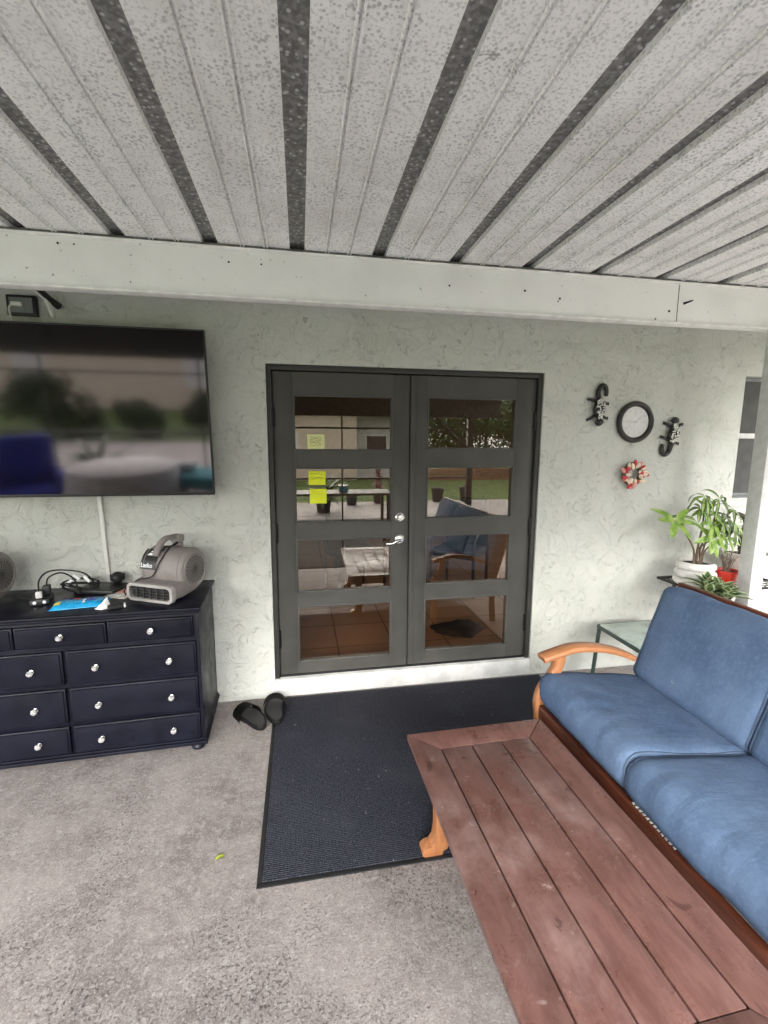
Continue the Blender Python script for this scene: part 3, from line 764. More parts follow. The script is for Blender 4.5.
t = thing('magazine', 'small pale printed magazine on the dresser left of the right air mover', 'magazine', (-.845, -.20, DH + .001), R(-20))
bm = NB(); box(bm, (-.07, -.10, 0), (.07, .10, .006), .001); obj('pages', bm, M['paper'], t)
bm = NB(); box(bm, (-.05, -.02, .0063), (.05, .07, .0068)); obj('cover_picture', bm, M['shell_pink'], t)
bm = NB(); box(bm, (-.055, -.085, .0063), (.02, -.05, .0068)); obj('cover_strip', bm, M['white_print'], t)
t = thing('round_speaker', 'small black round gadget on the magazine by the wall', 'gadget', (-.935, -.065, DH + .026))
bm = NB(); ball(bm, (0, 0, .036), .036, u=18, v=12); obj('shell', bm, M['black_plastic'], t)
bm = NB(); [tube(bm, [(.038 * math.cos(a * .3), -.012 * 0 + .038 * math.sin(a * .3), .02 + z) for a in range(22)], .0035, 6) for z in (.006, .018, .030)]; obj('coiled_wire', bm, M['black_matte'], t)
# blue wipes packet
t = thing('wipes_packet', 'bright blue soft packet with red print on the dresser', 'packet', (-1.015, -.372, DH + .001), R(9))
def pillow_packet(w, d, h, nx=18, ny=10):
    bm = NB(); top = []
    for j in range(ny + 1):
        row = []
        for i in range(nx + 1):
            u = i / nx * 2 - 1; v = j / ny * 2 - 1
            e = max(0, 1 - abs(u) ** 6) * max(0, 1 - abs(v) ** 2.5)
            z = h * e ** .5 + .0015 * math.sin(u * 21) * (1 - e)
            row.append((u * w / 2 * (1 - .03 * math.sin(v * 3) ** 2), v * d / 2, z + .001))
        top.append(row)
    tv = [[bm.verts.new(p) for p in r] for r in top]; bv = [[bm.verts.new((p[0], p[1], 0)) for p in r] for r in top]
    for j in range(ny):
        for i in range(nx):
            bm.faces.new((tv[j][i], tv[j][i + 1], tv[j + 1][i + 1], tv[j + 1][i])); bm.faces.new((bv[j][i], bv[j + 1][i], bv[j + 1][i + 1], bv[j][i + 1]))
    for i in range(nx):
        bm.faces.new((bv[0][i], bv[0][i + 1], tv[0][i + 1], tv[0][i])); bm.faces.new((tv[ny][i], tv[ny][i + 1], bv[ny][i + 1], bv[ny][i]))
    for j in range(ny):
        bm.faces.new((bv[j + 1][0], bv[j][0], tv[j][0], tv[j + 1][0])); bm.faces.new((bv[j][nx], bv[j + 1][nx], tv[j + 1][nx], tv[j][nx]))
    return bm
obj('film', pillow_packet(.27, .13, .028), M['blue_pack'], t, smooth=60)
def zt(x, y): # packet surface height
    u = x / .135; v = y / .065; e = max(0, 1 - abs(u) ** 6) * max(0, 1 - abs(v) ** 2.5); return .028 * e ** .5 + .002
def patch(bm, poly):
    bm.faces.new([bm.verts.new((x, y, zt(x, y) + .0008)) for x, y in poly])
def patchgrid(bm, x0, x1, y0, y1, n=6):
    for i in range(n):
        for j in range(n):
            a = x0 + (x1 - x0) * i / n; b = x0 + (x1 - x0) * (i + 1) / n; c = y0 + (y1 - y0) * j / n; d = y0 + (y1 - y0) * (j + 1) / n
            patch(bm, ((a, c), (b, c), (b, d), (a, d)))
for nm, q, m in (('red_mark', (-.035, .0, .0, .035), 'red_print'), ('dark_panel', (.03, .075, -.03, .035), 'blue_dark'), ('yellow_mark', (-.115, -.085, -.045, -.015), 'yellow_print'), ('white_mark', (.018, .030, -.045, .0), 'white_print'), ('dark_strip', (-.09, -.04, .01, .035), 'blue_dark')):
    bm = NB(); patchgrid(bm, *q); obj(nm, bm, M[m], t, smooth=60)
# tissue
bm = NB(); rnd = random.Random(4); rings = []
for k, (r_, z) in enumerate(((.034, 0), (.030, .012), (.018, .028), (.010, .045), (.003, .058))):
    rings.append([(r_ * rnd.uniform(.6, 1.25) * math.cos(a) + .006 * k, r_ * rnd.uniform(.6, 1.2) * math.sin(a), z + rnd.uniform(0, .004)) for a in [2 * PI * j / 9 for j in range(9)]])
loft(bm, rings); tag(obj('crumpled_tissue', bm, M['tissue'], loc=(-.872, -.455, DH + .0005), smooth=15), 'crumpled white tissue in front of the magazine', 'tissue')
t = thing('pocket_torch', 'small black object with a white tip beside the tissue', 'gadget', (-.80, -.46, DH + .001), R(20))
bm = NB(); box(bm, (-.045, -.02, 0), (.03, .02, .02), .006); obj('torch_body', bm, M['black_matte'], t)
bm = NB(); box(bm, (.031, -.018, .001), (.041, .018, .021), .003); obj('torch_tip', bm, M['white_print'], t)

# ------------------------------------------------------------------ rug, sandals, leaf
rug = thing('door_rug', 'navy ribbed rug with black rubber edge before the double door', 'rug', (-.022, -1.41, 0))
RW, RD = 1.965, 1.388
bm = NB(); box(bm, (.022, .022, .001), (RW - .022, RD - .022, .010), .002); obj('ribbed_pile', bm, M['rug'], rug)
bm = NB()
for a, b in (((0, 0), (RW, .022)), ((0, RD - .022), (RW, RD)), ((0, .022), (.022, RD - .022)), ((RW - .022, .022), (RW, RD - .022))): box(bm, (a[0], a[1], .0008), (b[0], b[1], .006), .002)
obj('rubber_border', bm, M['rubber'], rug)
def sandal(label, loc, rz, mirror):
    t = thing('slide_sandal', label, 'sandal', loc, rz, 'pair of black sandals')
    out = []
    for k in range(28):
        a = 2 * PI * k / 28; y = .128 * math.sin(a); w = .046 + .009 * math.sin(a) ; x = w * math.cos(a) * (1 - .10 * math.cos(2 * a)) + .006 * mirror * math.cos(PI * y / .128)
        out.append((x, y))
    bm = NB(); loft(bm, [[(x * .93, y * .96, 0) for x, y in out], [(x, y, .006) for x, y in out], [(x * 1.02, y * 1.01, .024) for x, y in out], [(x * .96, y * .98, .030) for x, y in out], [(x * .86, y * .93, .026) for x, y in out]]); obj('sole', bm, M['sandal'], t)
    bm = NB(); prism(bm, [(x * .85, y * .92) for x, y in out], .0245, .0275); obj('insole', bm, M['sandal_insole'], t)
    bm = NB(); n_ = 14; G = []
    for j in range(9):
        y = .012 + .085 * j / 8; row = []
        for k in range(n_ + 1):
            a = PI * k / n_; hh = .062 - .012 * (j / 8); ww_ = .056 - .006 * (j / 8) ** 2
            row.append((ww_ * math.cos(a), y + .010 * math.sin(a), .012 + hh * math.sin(a)))
        G.append(row)
    V = [[bm.verts.new(p) for p in r] for r in G]
    for A, B in zip(V, V[1:]):
        for j in range(n_): bm.faces.new((A[j], A[j + 1], B[j + 1], B[j]))
    bmesh.ops.solidify(bm, geom=bm.faces[:], thickness=.004)
    obj('strap', bm, M['sandal'], t); t.scale = (1.42, 1.14, 1.15)
sandal('black slide sandal turned askew on bare concrete, left of its pair', (-.150, -.250, 0), R(38), 1)
sandal('black slide sandal resting on the rear corner of the rug', (-.010, -.200, .006), R(4), -1)
bm = NB(); leaf(bm, (-.03, 0, .006), (1, .5, .5), (0, -.3, 1), .075, .026, 1.4, .4); leaf(bm, (-.02, .01, .005), (.3, 1, .3), (0, 0, 1), .04, .016, .8, .3)
bmesh.ops.solidify(bm, geom=bm.faces[:], thickness=.0006)
tag(obj('fallen_leaf', bm, M['leaf_yellow'], loc=(-.18, -1.25, 0)), 'small curled yellow-green leaf on the concrete', 'leaf').scale = (.75, .75, .9)

# ------------------------------------------------------------------ coffee table
TX0, TX1, TY0, TY1, TZ = .640, 1.290, -2.455, -1.205, .452
ct = thing('coffee_table', 'long brown composite plank table beside the sofa', 'table', (TX0 + .012, TY0, 0), R(1.0))
tw_, tl_ = TX1 - TX0, TY1 - TY0; bw = .120; thk = .026
mv = lambda p: p
def board(poly, name='frame_board'):
    bm = NB(); prism(bm, poly, TZ - thk, TZ, bev=.0022); return obj(name, bm, M['composite'], ct)
g = .0012
board([(0, 0), (bw - g, bw + g), (bw - g, tl_ - bw - g), (0, tl_ - g)][:4] if False else [(0, g), (bw - .003, bw + g * 1), (bw - .003, tl_ - bw - g), (0, tl_ - g)])
board([(tw_, g), (tw_, tl_ - g), (tw_ - bw + .003, tl_ - bw - g), (tw_ - bw + .003, bw + g)])
board([(g, tl_), (bw, tl_ - bw + .0015), (tw_ - bw, tl_ - bw + .0015), (tw_ - g, tl_)][::-1])
board([(g, 0), (tw_ - g, 0), (tw_ - bw, bw - .0015), (bw, bw - .0015)])
iw = tw_ - 2 * bw; pw = iw / 3
for k in range(3):
    bm = NB(); box(bm, (bw + k * pw + .003, bw + .001, TZ - thk), (bw + (k + 1) * pw - .003, tl_ - bw - .001, TZ - .0005), .0025); obj('plank', bm, M['composite'], ct)
bm = NB(); box(bm, (bw - .01, bw - .01, TZ - thk - .02), (tw_ - bw + .01, tl_ - bw + .01, TZ - thk - .004)); obj('under_panel', bm, M['black_matte'], ct)
bm = NB(); e = .03
box(bm, (e, e, TZ - .095), (e + .022, tl_ - e, TZ - thk - .001), .002); box(bm, (tw_ - e - .022, e, TZ - .095), (tw_ - e, tl_ - e, TZ - thk - .001), .002)
box(bm, (e + .022, e, TZ - .095), (tw_ - e - .022, e + .022, TZ - thk - .001), .002); box(bm, (e + .022, tl_ - e - .022, TZ - .095), (tw_ - e - .022, tl_ - e, TZ - thk - .001), .002)
obj('apron', bm, M['composite'], ct)
# ornate orange timber legs with a stepped foot
def leg(x, y, sx):
    prof = [(.0, 0), (.075, 0), (.088, .012), (.088, .030), (.070, .044), (.050, .048), (.036, .070), (.030, .12), (.032, .25), (.030, TZ - .096), (-.030, TZ - .096), (-.030, .06), (-.022, .03), (-.004, .022)]
    bm = NB(); T = Matrix(((-sx, 0, 0, x), (0, 0, 1, y), (0, 1, 0, 0.0), (0, 0, 0, 1)))
    prism(bm, prof, -.030, .030, T, bev=.004); obj('leg', bm, M['teak_leg'], ct, smooth=25)
for x, sx in ((.115, 1), (tw_ - .115, -1)):
    for y in (tl_ - .16, .16): leg(x, y, sx)

# ------------------------------------------------------------------ sofa
SX, SY = 1.42, -.965          # front-left corner of the frame
SL = 2.12                      # length along -y
sofa = thing('sofa', 'blue cushioned teak sofa along the right side of the patio', 'sofa', (SX, SY, 0))
bm = NB(); box(bm, (-.028, -SL, .315), (.004, -.02, .385), .006); box(bm, (.004, -SL + .01, .25), (.022, -.03, .300), .004)
obj('front_rail', bm, M['teak_dark'], sofa)
bm = NB(); box(bm, (.60, -SL, .27), (.635, -.02, .36), .006); obj('rear_rail', bm, M['teak_dark'], sofa)
for y in (-.045, -SL):
    bm = NB(); box(bm, (.028, y, .28), (.60, y + .028, .37), .005); obj('side_rail', bm, M['teak_dark'], sofa)
for k in range(16):
    y = -.12 - k * .125
    if y < -SL + .05: break
    bm = NB(); tube(bm, [(.02, y, .385), (.30, y, .355), (.61, y, .345)], .018, 4, flat=.25); obj('webbing_strap', bm, M['webbing'], sofa)
for k in range(12):
    bm = NB(); box(bm, (-.016, -.70 - k * .018, .3845), (.002, -.71 - k * .018, .390), .001); obj('webbing_clip', bm, M['webbing'], sofa)
def arm(y):
    # armrest: path in x,z ; width across y
    path = spline([(-.012, 0, .632), (.06, 0, .652), (.17, 0, .676), (.30, 0, .668), (.43, 0, .636), (.53, 0, .592)], 6)
    rings = []; N = len(path)
    for i, p in enumerate(path):
        u = i / (N - 1); w_ = .040 + .006 * math.sin(u * PI) - .012 * u; h_ = .015
        if i == 0: w_ *= .94
        d = (path[min(i + 1, N - 1)] - path[max(i - 1, 0)]).normalized(); up = Vector((0, 1, 0)).cross(d) * -1
        if up.z < 0: up = -up
        rings.append([p + Vector((0, a * w_, 0)) + up * b * h_ for a, b in ((-1, -.4), (-.85, -1), (.85, -1), (1, -.4), (1, .5), (.8, 1), (-.8, 1), (-1, .5))])
    bm = NB(); loft(bm, rings, Matrix.Translation((0, y, 0))); obj('armrest', bm, M['teak'], sofa, smooth=50)
    path = spline([(.085, 0, .640), (.082, 0, .585), (.050, 0, .520), (.005, 0, .460), (-.012, 0, .39), (-.004, 0, .30), (.008, 0, .15), (.004, 0, .0)], 5)
    rings = []; N = len(path)
    for i, p in enumerate(path):
        d = (path[min(i + 1, N - 1)] - path[max(i - 1, 0)]).normalized(); s_ = Vector((0, 1, 0)).cross(d)
        w_ = .026; h_ = .026 if i > 3 else .032
        rings.append([p + Vector((0, a * w_, 0)) + s_ * b * h_ for a, b in ((-1, -.7), (-.7, -1), (.7, -1), (1, -.7), (1, .7), (.7, 1), (-.7, 1), (-1, .7))])
    bm = NB(); loft(bm, rings, Matrix.Translation((0, y, 0))); obj('leg', bm, M['teak_leg'], sofa, smooth=50)
    bm = NB(); path = [(.62, 0, 0), (.60, 0, .30), (.62, 0, .45), (.765, 0, .955)]
    rings = [[Vector((x + a * .022, y + b * .020, z)) for a, b in ((-1, -1), (1, -1), (1, 1), (-1, 1))] for x, _, z in path]
    loft(bm, rings); obj('leg', bm, M['teak_dark'], sofa)
arm(.006); arm(-SL + .0)
bm = NB(); box(bm, (.778, -SL - .02, .940), (.810, .02, 1.0), .008, 3); obj('top_rail', bm, M['teak_dark'], sofa)
for k in range(12):
    y = -.10 - k * .165
    bm = NB(); rings = [[Vector((x + a * .007, y + b * .028, z)) for a, b in ((-1, -1), (1, -1), (1, 1), (-1, 1))] for x, z in ((.625, .34), (.655, .47), (.775, .935))]
    loft(bm, rings); obj('back_slat', bm, M['teak_dark'], sofa)
def cushion(w, d, h, r=.04, puff=.02, seed=0, creases=(), M_=None, cuts=(26, 30, 6)):
    """w along x, d along y, h along z, centred on 0"""
    t = bmesh.new(); hx, hy, hz = w / 2, d / 2, h / 2
    nx, ny, nz = cuts; key = {}
    def vert(p):
        k = tuple(round(c, 5) for c in p)
        if k not in key: key[k] = t.verts.new(p)
        return key[k]
    def fc(f, na, nb):
        for i in range(na):
            for j in range(nb):
                vs = [vert(f(i / na * 2 - 1, j / nb * 2 - 1)), vert(f((i + 1) / na * 2 - 1, j / nb * 2 - 1)), vert(f((i + 1) / na * 2 - 1, (j + 1) / nb * 2 - 1)), vert(f(i / na * 2 - 1, (j + 1) / nb * 2 - 1))]
                t.faces.new(vs)
    fc(lambda a, b: (a * hx, b * hy, hz), nx, ny); fc(lambda a, b: (a * hx, b * hy, -hz), nx, ny)
    fc(lambda a, b: (a * hx, -hy, b * hz), nx, nz); fc(lambda a, b: (a * hx, hy, b * hz), nx, nz)
    fc(lambda a, b: (-hx, a * hy, b * hz), ny, nz); fc(lambda a, b: (hx, a * hy, b * hz), ny, nz)
    bmesh.ops.recalc_face_normals(t, faces=t.faces[:])
    for v in t.verts:
        p = v.co.copy(); u, vv = p.x / hx, p.y / hy
        m_ = max(abs(u), abs(p.z / hz)); ry = r * .5
        qx, qz = max(-hx + r, min(hx - r, p.x)), max(-hz + r, min(hz - r, p.z)); dx, dz = p.x - qx, p.z - qz
        l_ = math.hypot(dx, dz)
        if l_ > 1e-6: k_ = max(abs(dx), abs(dz)) / l_; p.x, p.z = qx + dx * k_, qz + dz * k_
        a_ = max(0., abs(p.y) - (hy - ry)); b_ = max(0., ry - (1 - m_) * hz); l_ = math.hypot(a_, b_)
        if l_ > 1e-6 and a_ > 0 and b_ > 0:
            k_ = max(a_, b_) / l_; p.y = math.copysign(hy - ry + a_ * k_, p.y); ins = b_ * (1 - k_)
            rad_ = Vector((math.copysign(min(1, (abs(u)) ** 10), u), 0, math.copysign(min(1, abs(v.co.z / hz) ** 3), v.co.z)))
            p -= rad_ * ins
        q = p
        e = max(0, 1 - u ** 4) * max(0, 1 - vv ** 4)
        p.z += (puff * e) * (p.z / hz)
        s_ = 1 - (p.z / (hz + puff)) ** 2
        p.x += .014 * s_ * u * (1 - vv ** 4); p.y += .008 * s_ * vv
        nz_ = mnoise.noise(Vector((p.x * 4 + seed * 7, p.y * 4, p.z * 4))) * .007 + mnoise.noise(Vector((p.x * 11, p.y * 11 + seed * 3, p.z * 9))) * .0035
        p += Vector((0, 0, 1 if p.z > 0 else -1)) * nz_ + Vector((1 if u > 0 else -1, 0, 0)) * nz_ * (abs(u) > .95)
        for cy_, sl, dep0, wd0 in creases:   # soft creases running from the front edge back
            if p.z > -hz * .6 and p.x < hx * .1:
                dep, wd = dep0 * .55, wd0 * .7; c_ = cy_ + sl * (p.x + hx); fade = max(0, 1 - (p.x + hx) / (w * .5)); dd = (p.y - c_) / wd
                p.z -= dep * math.exp(-dd * dd) * fade; p.x += dep * .8 * math.exp(-dd * dd) * fade
        v.co = p
    rings = []
    for sy in (-1, 1):
        L = [(-1 + 2 * i / nx, 1) for i in range(nx)] + [(1, 1 - 2 * i / nz) for i in range(nz)] + [(1 - 2 * i / nx, -1) for i in range(nx)] + [(-1, -1 + 2 * i / nz) for i in range(nz)]
        rings.append([xf(M_, key[tuple(round(c, 5) for c in (a * hx, sy * hy, b_ * hz))].co) for a, b_ in L])
    bm = NB(); merge(bm, t, M_); return bm, rings
def piping(w, d, z, r=.04, puff=0, M_=None):
    bm = NB(); P = rrect(w - .014, d - .014, r * .8, 6)
    tube(bm, [(x, y, z) for x, y in P], .0052, 6, M_, closed=True); return bm
SWd = .665; gap = .008
for k in range(3):
    yc = .012 - SWd / 2 - k * (SWd + gap)
    tilt = Matrix.Translation((.285, yc, .438)) @ Matrix.Rotation(R(6.5), 4, 'Y') @ Matrix.Rotation(R((-.6, .8, -.3)[k]), 4, 'Z')
    cr = [(-.16, .22, .010, .020), (.02, -.30, .008, .025), (-.24, .1, .006, .016), (.20, .25, .006, .03)] if k == 0 else [(-.05, .3, .009, .022), (.10, .5, .008, .018), (-.2, .1, .006, .03), (.22, .2, .007, .02)]
    bm, rg = cushion(.615, SWd, .172, .062, .014, k, cr, tilt)
    o = obj('seat_cushion', bm, M['canvas'], sofa, smooth=70)
    for q in rg: bm = NB(); tube(bm, q, .0055, 6, closed=True); obj('seat_piping', bm, M['piping'], o)
    # back cushion leaning
    lean = Matrix.Translation((.665, yc - .004, .728)) @ Matrix.Rotation(R(-71), 4, 'Y') @ Matrix.Rotation(R((0, .6, -.5)[k]), 4, 'Z')
    bm, rg = cushion(.535, SWd - .004, .125, .050, .020, k + 5, (), lean)
    o = obj('back_cushion', bm, M['canvas'], sofa, smooth=70)
    for q in rg: bm = NB(); tube(bm, q, .0055, 6, closed=True); obj('back_piping', bm, M['piping'], o)

# ------------------------------------------------------------------ side table
stb = thing('side_table', 'small pale green patio table between sofa and wall', 'table', (2.29, -.64, 0))
bm = NB(); prism(bm, [(x + .24, y + .225) for x, y in rrect(.47, .44, .02)], .436, .452, bev=.003); obj('tabletop', bm, M['green_glass'], stb)
bm = NB(); tube(bm, [(x + .24, y + .225, .437) for x, y in rrect(.485, .455, .025)], .013, 8, closed=True); obj('rim', bm, M['green_metal'], stb)
for x, y, dx, dy in ((.01, .44, -.035, .0), (.01, .01, -.02, -.02), (.47, .44, .02, .0), (.47, .01, .02, -.02)):
    bm = NB(); tube(bm, [(x, y, .44), (x + dx, y + dy, 0)], .014, 8); obj('leg', bm, M['green_metal'], stb)

# ------------------------------------------------------------------ plant rack and plants
rk = thing('plant_rack', 'black metal plant rack in the corner behind the sofa', 'rack', (2.86, -.43, 0))
for z, y0, y1, x1 in ((.745, 0, .37, .78), (.30, 0, .37, .78), (.64, -.26, -.02, .27)):
    bm = NB()
    box(bm, (0, y0, z - .018), (x1, y0 + .014, z), .002); box(bm, (0, y1 - .014, z - .018), (x1, y1, z), .002)
    box(bm, (0, y0 + .014, z - .018), (.014, y1 - .014, z), .002); box(bm, (x1 - .014, y0 + .014, z - .018), (x1, y1 - .014, z), .002)
    ny_ = 8; nx_ = 14
    for k in range(1, ny_): yy = y0 + (y1 - y0) * k / ny_; box(bm, (.014, yy - .003, z - .008), (x1 - .014, yy + .003, z - .002))
    for k in range(1, nx_): xx = x1 * k / nx_; box(bm, (xx - .003, y0 + .014, z - .012), (xx + .003, y1 - .014, z - .0078))
    obj('shelf', bm, M['black_plastic'], rk, smooth=0)
for x, y, h in ((.07, .05, .727), (.765, .012, .727), (.12, .33, .727), (.765, .355, .727), (.004, -.25, .622), (.245, -.25, .622)):
    bm = NB(); box(bm, (x, y - .006, 0), (x + .02, y + .014, h), .002); obj('upright', bm, M['black_plastic'], rk)
# 1 money tree in ribbed white pot
p1 = thing('money_tree', 'leafy money tree in a ringed white ceramic pot', 'potted plant', (2.972, -.285, .746)); p1.scale = (1.07, 1.07, 1.03)
bm = NB(); prof = [(0, 0), (.104, 0)]
for c_, rr_ in ((.029, .128), (.083, .123), (.137, .118)):
    for a in range(-80, 81, 20): prof.append((rr_ - .028 + .028 * math.cos(R(a)), c_ + .028 * math.sin(R(a))))
prof += [(.096, .166), (.092, .150), (.090, .140)]
lathe(bm, prof, 40); obj('ringed_pot', bm, M['ceramic'], p1, smooth=50)
bm = NB(); lathe(bm, [(.091, .146), (.06, .151), (0, .153)], 24); obj('soil', bm, M['soil'], p1)
bm = NB()
stems = [([(-.02, .0, .145), (-.03, .0, .25), (-.11, -.01, .36), (-.215, -.02, .455)], .008),
         ([(.01, .01, .145), (.0, .0, .26), (.02, 0, .42), (.0, -.01, .61)], .009),
         ([(.03, -.01, .145), (.02, .0, .25), (.09, .01, .36), (.20, .0, .47)], .008),
         ([(.0, -.02, .145), (.03, -.02, .28), (.08, -.02, .45), (.11, -.01, .60)], .007),
         ([(.03, -.01, .145), (.06, .0, .24), (.14, .0, .30), (.20, .01, .32)], .006),
         ([(.01, .02, .145), (.02, .02, .24), (.03, -.02, .29), (.04, -.05, .32)], .006)]
for p_, r_ in stems: tube(bm, spline(p_), [r_ * (1 - .55 * k / 18) for k in range(19)], 7)
obj('stem', bm, M['stem'], p1)
rnd = random.Random(11)
def whorl(parent, c, nrm, n, L, W, mats, droop=.5, a0=0., curl=0., edge=None, jit=.25, up=.15):
    bm = NB(); c = Vector(c); nrm = Vector(nrm).normalized(); s_ = nrm.orthogonal().normalized(); t_ = nrm.cross(s_)
    for k in range(n):
        a = a0 + 2 * PI * k / n + rnd.uniform(-jit, jit); d = s_ * math.cos(a) + t_ * math.sin(a) + nrm * up
        leaf(bm, c + d * .006, d, nrm, L * 1.12 * rnd.uniform(.75, 1.1), W * 1.2 * rnd.uniform(.85, 1.1), droop * rnd.uniform(.6, 1.4), .25, 0, edge, curl=curl)
    o = obj('leaves', bm, mats, parent, smooth=60); return o
LB = [M['leaf_bright']]; LD = [M['leaf_bright'], M['leaf_dark']]
whorl(p1, (-.22, -.03, .455), (-.1, -.75, .65), 6, .135, .042, LB, .5)
whorl(p1, (-.14, .0, .48), (-.3, -.5, .8), 4, .07, .026, LD, .8, edge=1)
whorl(p1, (.0, -.02, .615), (.1, -.6, .8), 7, .14, .026, LD, 1.9, edge=1, curl=.8)
whorl(p1, (-.03, -.02, .54), (-.3, -.7, .6), 5, .11, .024, LD, 1.6, edge=1, curl=.6)
whorl(p1, (.11, -.02, .60), (.1, -.8, .5), 6, .13, .026, LD, 1.5, edge=1, curl=.7)
whorl(p1, (.05, .0, .52), (.0, -.7, .6), 6, .12, .032, LB, 1.0)
whorl(p1, (.20, .0, .47), (.3, -.7, .6), 7, .13, .030, LD, 1.3, edge=1, curl=.5)
whorl(p1, (.26, -.01, .42), (.3, -.6, .7), 6, .11, .028, LB, 1.1)
whorl(p1, (.14, -.03, .45), (.2, -.7, .5), 6, .12, .030, LD, 1.2, edge=1, curl=.4)
whorl(p1, (.06, -.03, .44), (.1, -.8, .5), 6, .12, .034, LB, .8)
whorl(p1, (.23, -.02, .52), (.3, -.6, .7), 6, .11, .026, LD, 1.4, edge=1, curl=.6)
whorl(p1, (.24, -.03, .38), (.3, -.8, .4), 5, .11, .030, LD, 1.2, edge=1, curl=.4)
whorl(p1, (.04, -.06, .325), (.0, -.9, .4), 6, .115, .042, LB, .7)
whorl(p1, (.20, -.02, .33), (.2, -.9, .3), 6, .11, .034, LB, 1.0)
whorl(p1, (.12, -.04, .37), (.0, -.8, .5), 5, .09, .030, LB, .9)
# 2 red pot with dry twigs
p2 = thing('twiggy_plant', 'sparse dry twigs in a small red plastic pot', 'potted plant', (3.185, -.335, .746))
bm = NB(); lathe(bm, [(0, 0), (.052, 0), (.054, .004), (.068, .098), (.074, .100), (.074, .112), (.068, .112), (.062, .09), (.0, .088)], 28); obj('red_pot', bm, M['red_pot'], p2)
bm = NB(); lathe(bm, [(.0635, .094), (0, .097)], 18); obj('soil', bm, M['soil'], p2)
bm = NB()
for k in range(26):
    a = rnd.uniform(0, 6.28); l_ = rnd.uniform(.10, .21); tx, ty = math.cos(a) * l_ * .45, math.sin(a) * l_ * .45
    P = spline([(math.cos(a) * .02, math.sin(a) * .02, .095), (tx * .5, ty * .5, .095 + l_ * .55), (tx + rnd.uniform(-.03, .03), ty, .095 + l_)], 5)
    tube(bm, P, [.0018] * len(P), 4)
    for j in range(3): leaf(bm, P[-1 - j * 2], (rnd.uniform(-1, 1), rnd.uniform(-1, 1), rnd.uniform(-.3, .8)), (0, 0, 1), .028, .010, .4, .2, 0)
obj('twigs', bm, M['leaf_dry'], p2)
# 3 large cream pot with a cut dark trunk
p3 = thing('cut_back_trunk', 'dark cut-back trunk in a large cream pot behind the post', 'potted plant', (3.47, -.205, .746))
bm = NB(); lathe(bm, [(0, 0), (.115, 0), (.122, .01), (.150, .180), (.158, .184), (.158, .205), (.148, .206), (.140, .17), (.0, .168)], 36); obj('cream_pot', bm, M['cream_pot'], p3)
bm = NB(); lathe(bm, [(.143, .176), (0, .18)], 20); obj('soil', bm, M['soil'], p3)
bm = NB(); tube(bm, spline([(-.02, 0, .17), (-.035, 0, .30), (-.01, 0, .42), (.03, 0, .52), (.05, 0, .62)]), [.028 - .0006 * k for k in range(25)], 9)
tube(bm, spline([(-.01, 0, .42), (-.05, -.01, .47), (-.11, -.02, .495), (-.15, -.02, .50)]), [.022 - .0006 * k for k in range(19)], 8)
obj('trunk', bm, M['dark_bark'], p3)
bm = NB()
for k in range(60):
    a = rnd.uniform(0, 6.28); z = rnd.uniform(.19, .45); b_ = Vector((-.02, 0, z)); d = Vector((math.cos(a), math.sin(a), rnd.uniform(-.2, .7)))
    P = bez(b_, b_ + d * .03, b_ + d * .06 + Vector((0, 0, .01)), b_ + d * .09 + Vector((0, 0, -.02)), 5); tube(bm, P, .0012, 4)
obj('rootlets', bm, M['leaf_dry'], p3)
# 4 variegated succulent
p4 = thing('variegated_plant', 'cream-edged leafy rosette plant in a white pot behind the sofa back', 'potted plant', (2.870, -.555, .640))
bm = NB(); lathe(bm, [(0, 0), (.075, 0), (.080, .006), (.105, .120), (.112, .124), (.110, .140), (.100, .138), (.096, .115), (0, .112)], 28); obj('white_pot', bm, M['ceramic'], p4)
bm = NB(); lathe(bm, [(.097, .118), (0, .122)], 18); obj('soil', bm, M['soil'], p4)
for q, (x, y, z) in enumerate(((0, 0, .14), (-.07, -.02, .13), (.07, .02, .12), (.02, -.06, .12), (-.02, .05, .16))):
    for lay, (nn, L_, u_) in enumerate(((6, .135, .45), (5, .10, 1.1), (3, .07, 2.2))):
        bm = NB()
        for k in range(nn):
            a = 2 * PI * k / nn + lay * .5 + q; d = Vector((math.cos(a), math.sin(a), u_))
            leaf(bm, (x, y, z + .012 * lay), d, (math.cos(a) * -.4, math.sin(a) * -.4, 1), L_ * 1.15 * rnd.uniform(.85, 1.1), .066, .45, .30, 0, 1)
        obj('leaves', bm, [M['leaf_var_mid'], M['leaf_var_edge']], p4, smooth=60)

# ------------------------------------------------------------------ wall ornaments
ck = thing('wall_clock', 'round wall clock with dark rim and faded white dial', 'clock', (2.598, -.004, 1.907), rot=(R(90), 0, 0))
bm = NB(); lathe(bm, [(.10, .002), (.146, 0), (.150, .006), (.150, .016), (.143, .028), (.132, .033), (.122, .030), (.114, .022), (.112, .012), (.110, .008)], 56); obj('rim', bm, M['clock_rim'], ck)
bm = NB(); lathe(bm, [(0, .010), (.114, .010), (.114, .004), (0, .004)], 48); o = obj('dial', bm, M['dial'], ck)
bm = NB()
for k in range(12):
    a = PI / 6 * k; T = Matrix.Rotation(-a, 4, 'Z')
    box(bm, (-.0022, .078, .0103), (.0022, .092, .0108), M_=T)
for r0 in (.050, .098):
    tube(bm, [(r0 * math.cos(2 * PI * k / 48), r0 * math.sin(2 * PI * k / 48), .0103) for k in range(48)], .0006, 4, closed=True)
obj('dial_marks', bm, M['dial_ink'], o, smooth=0)
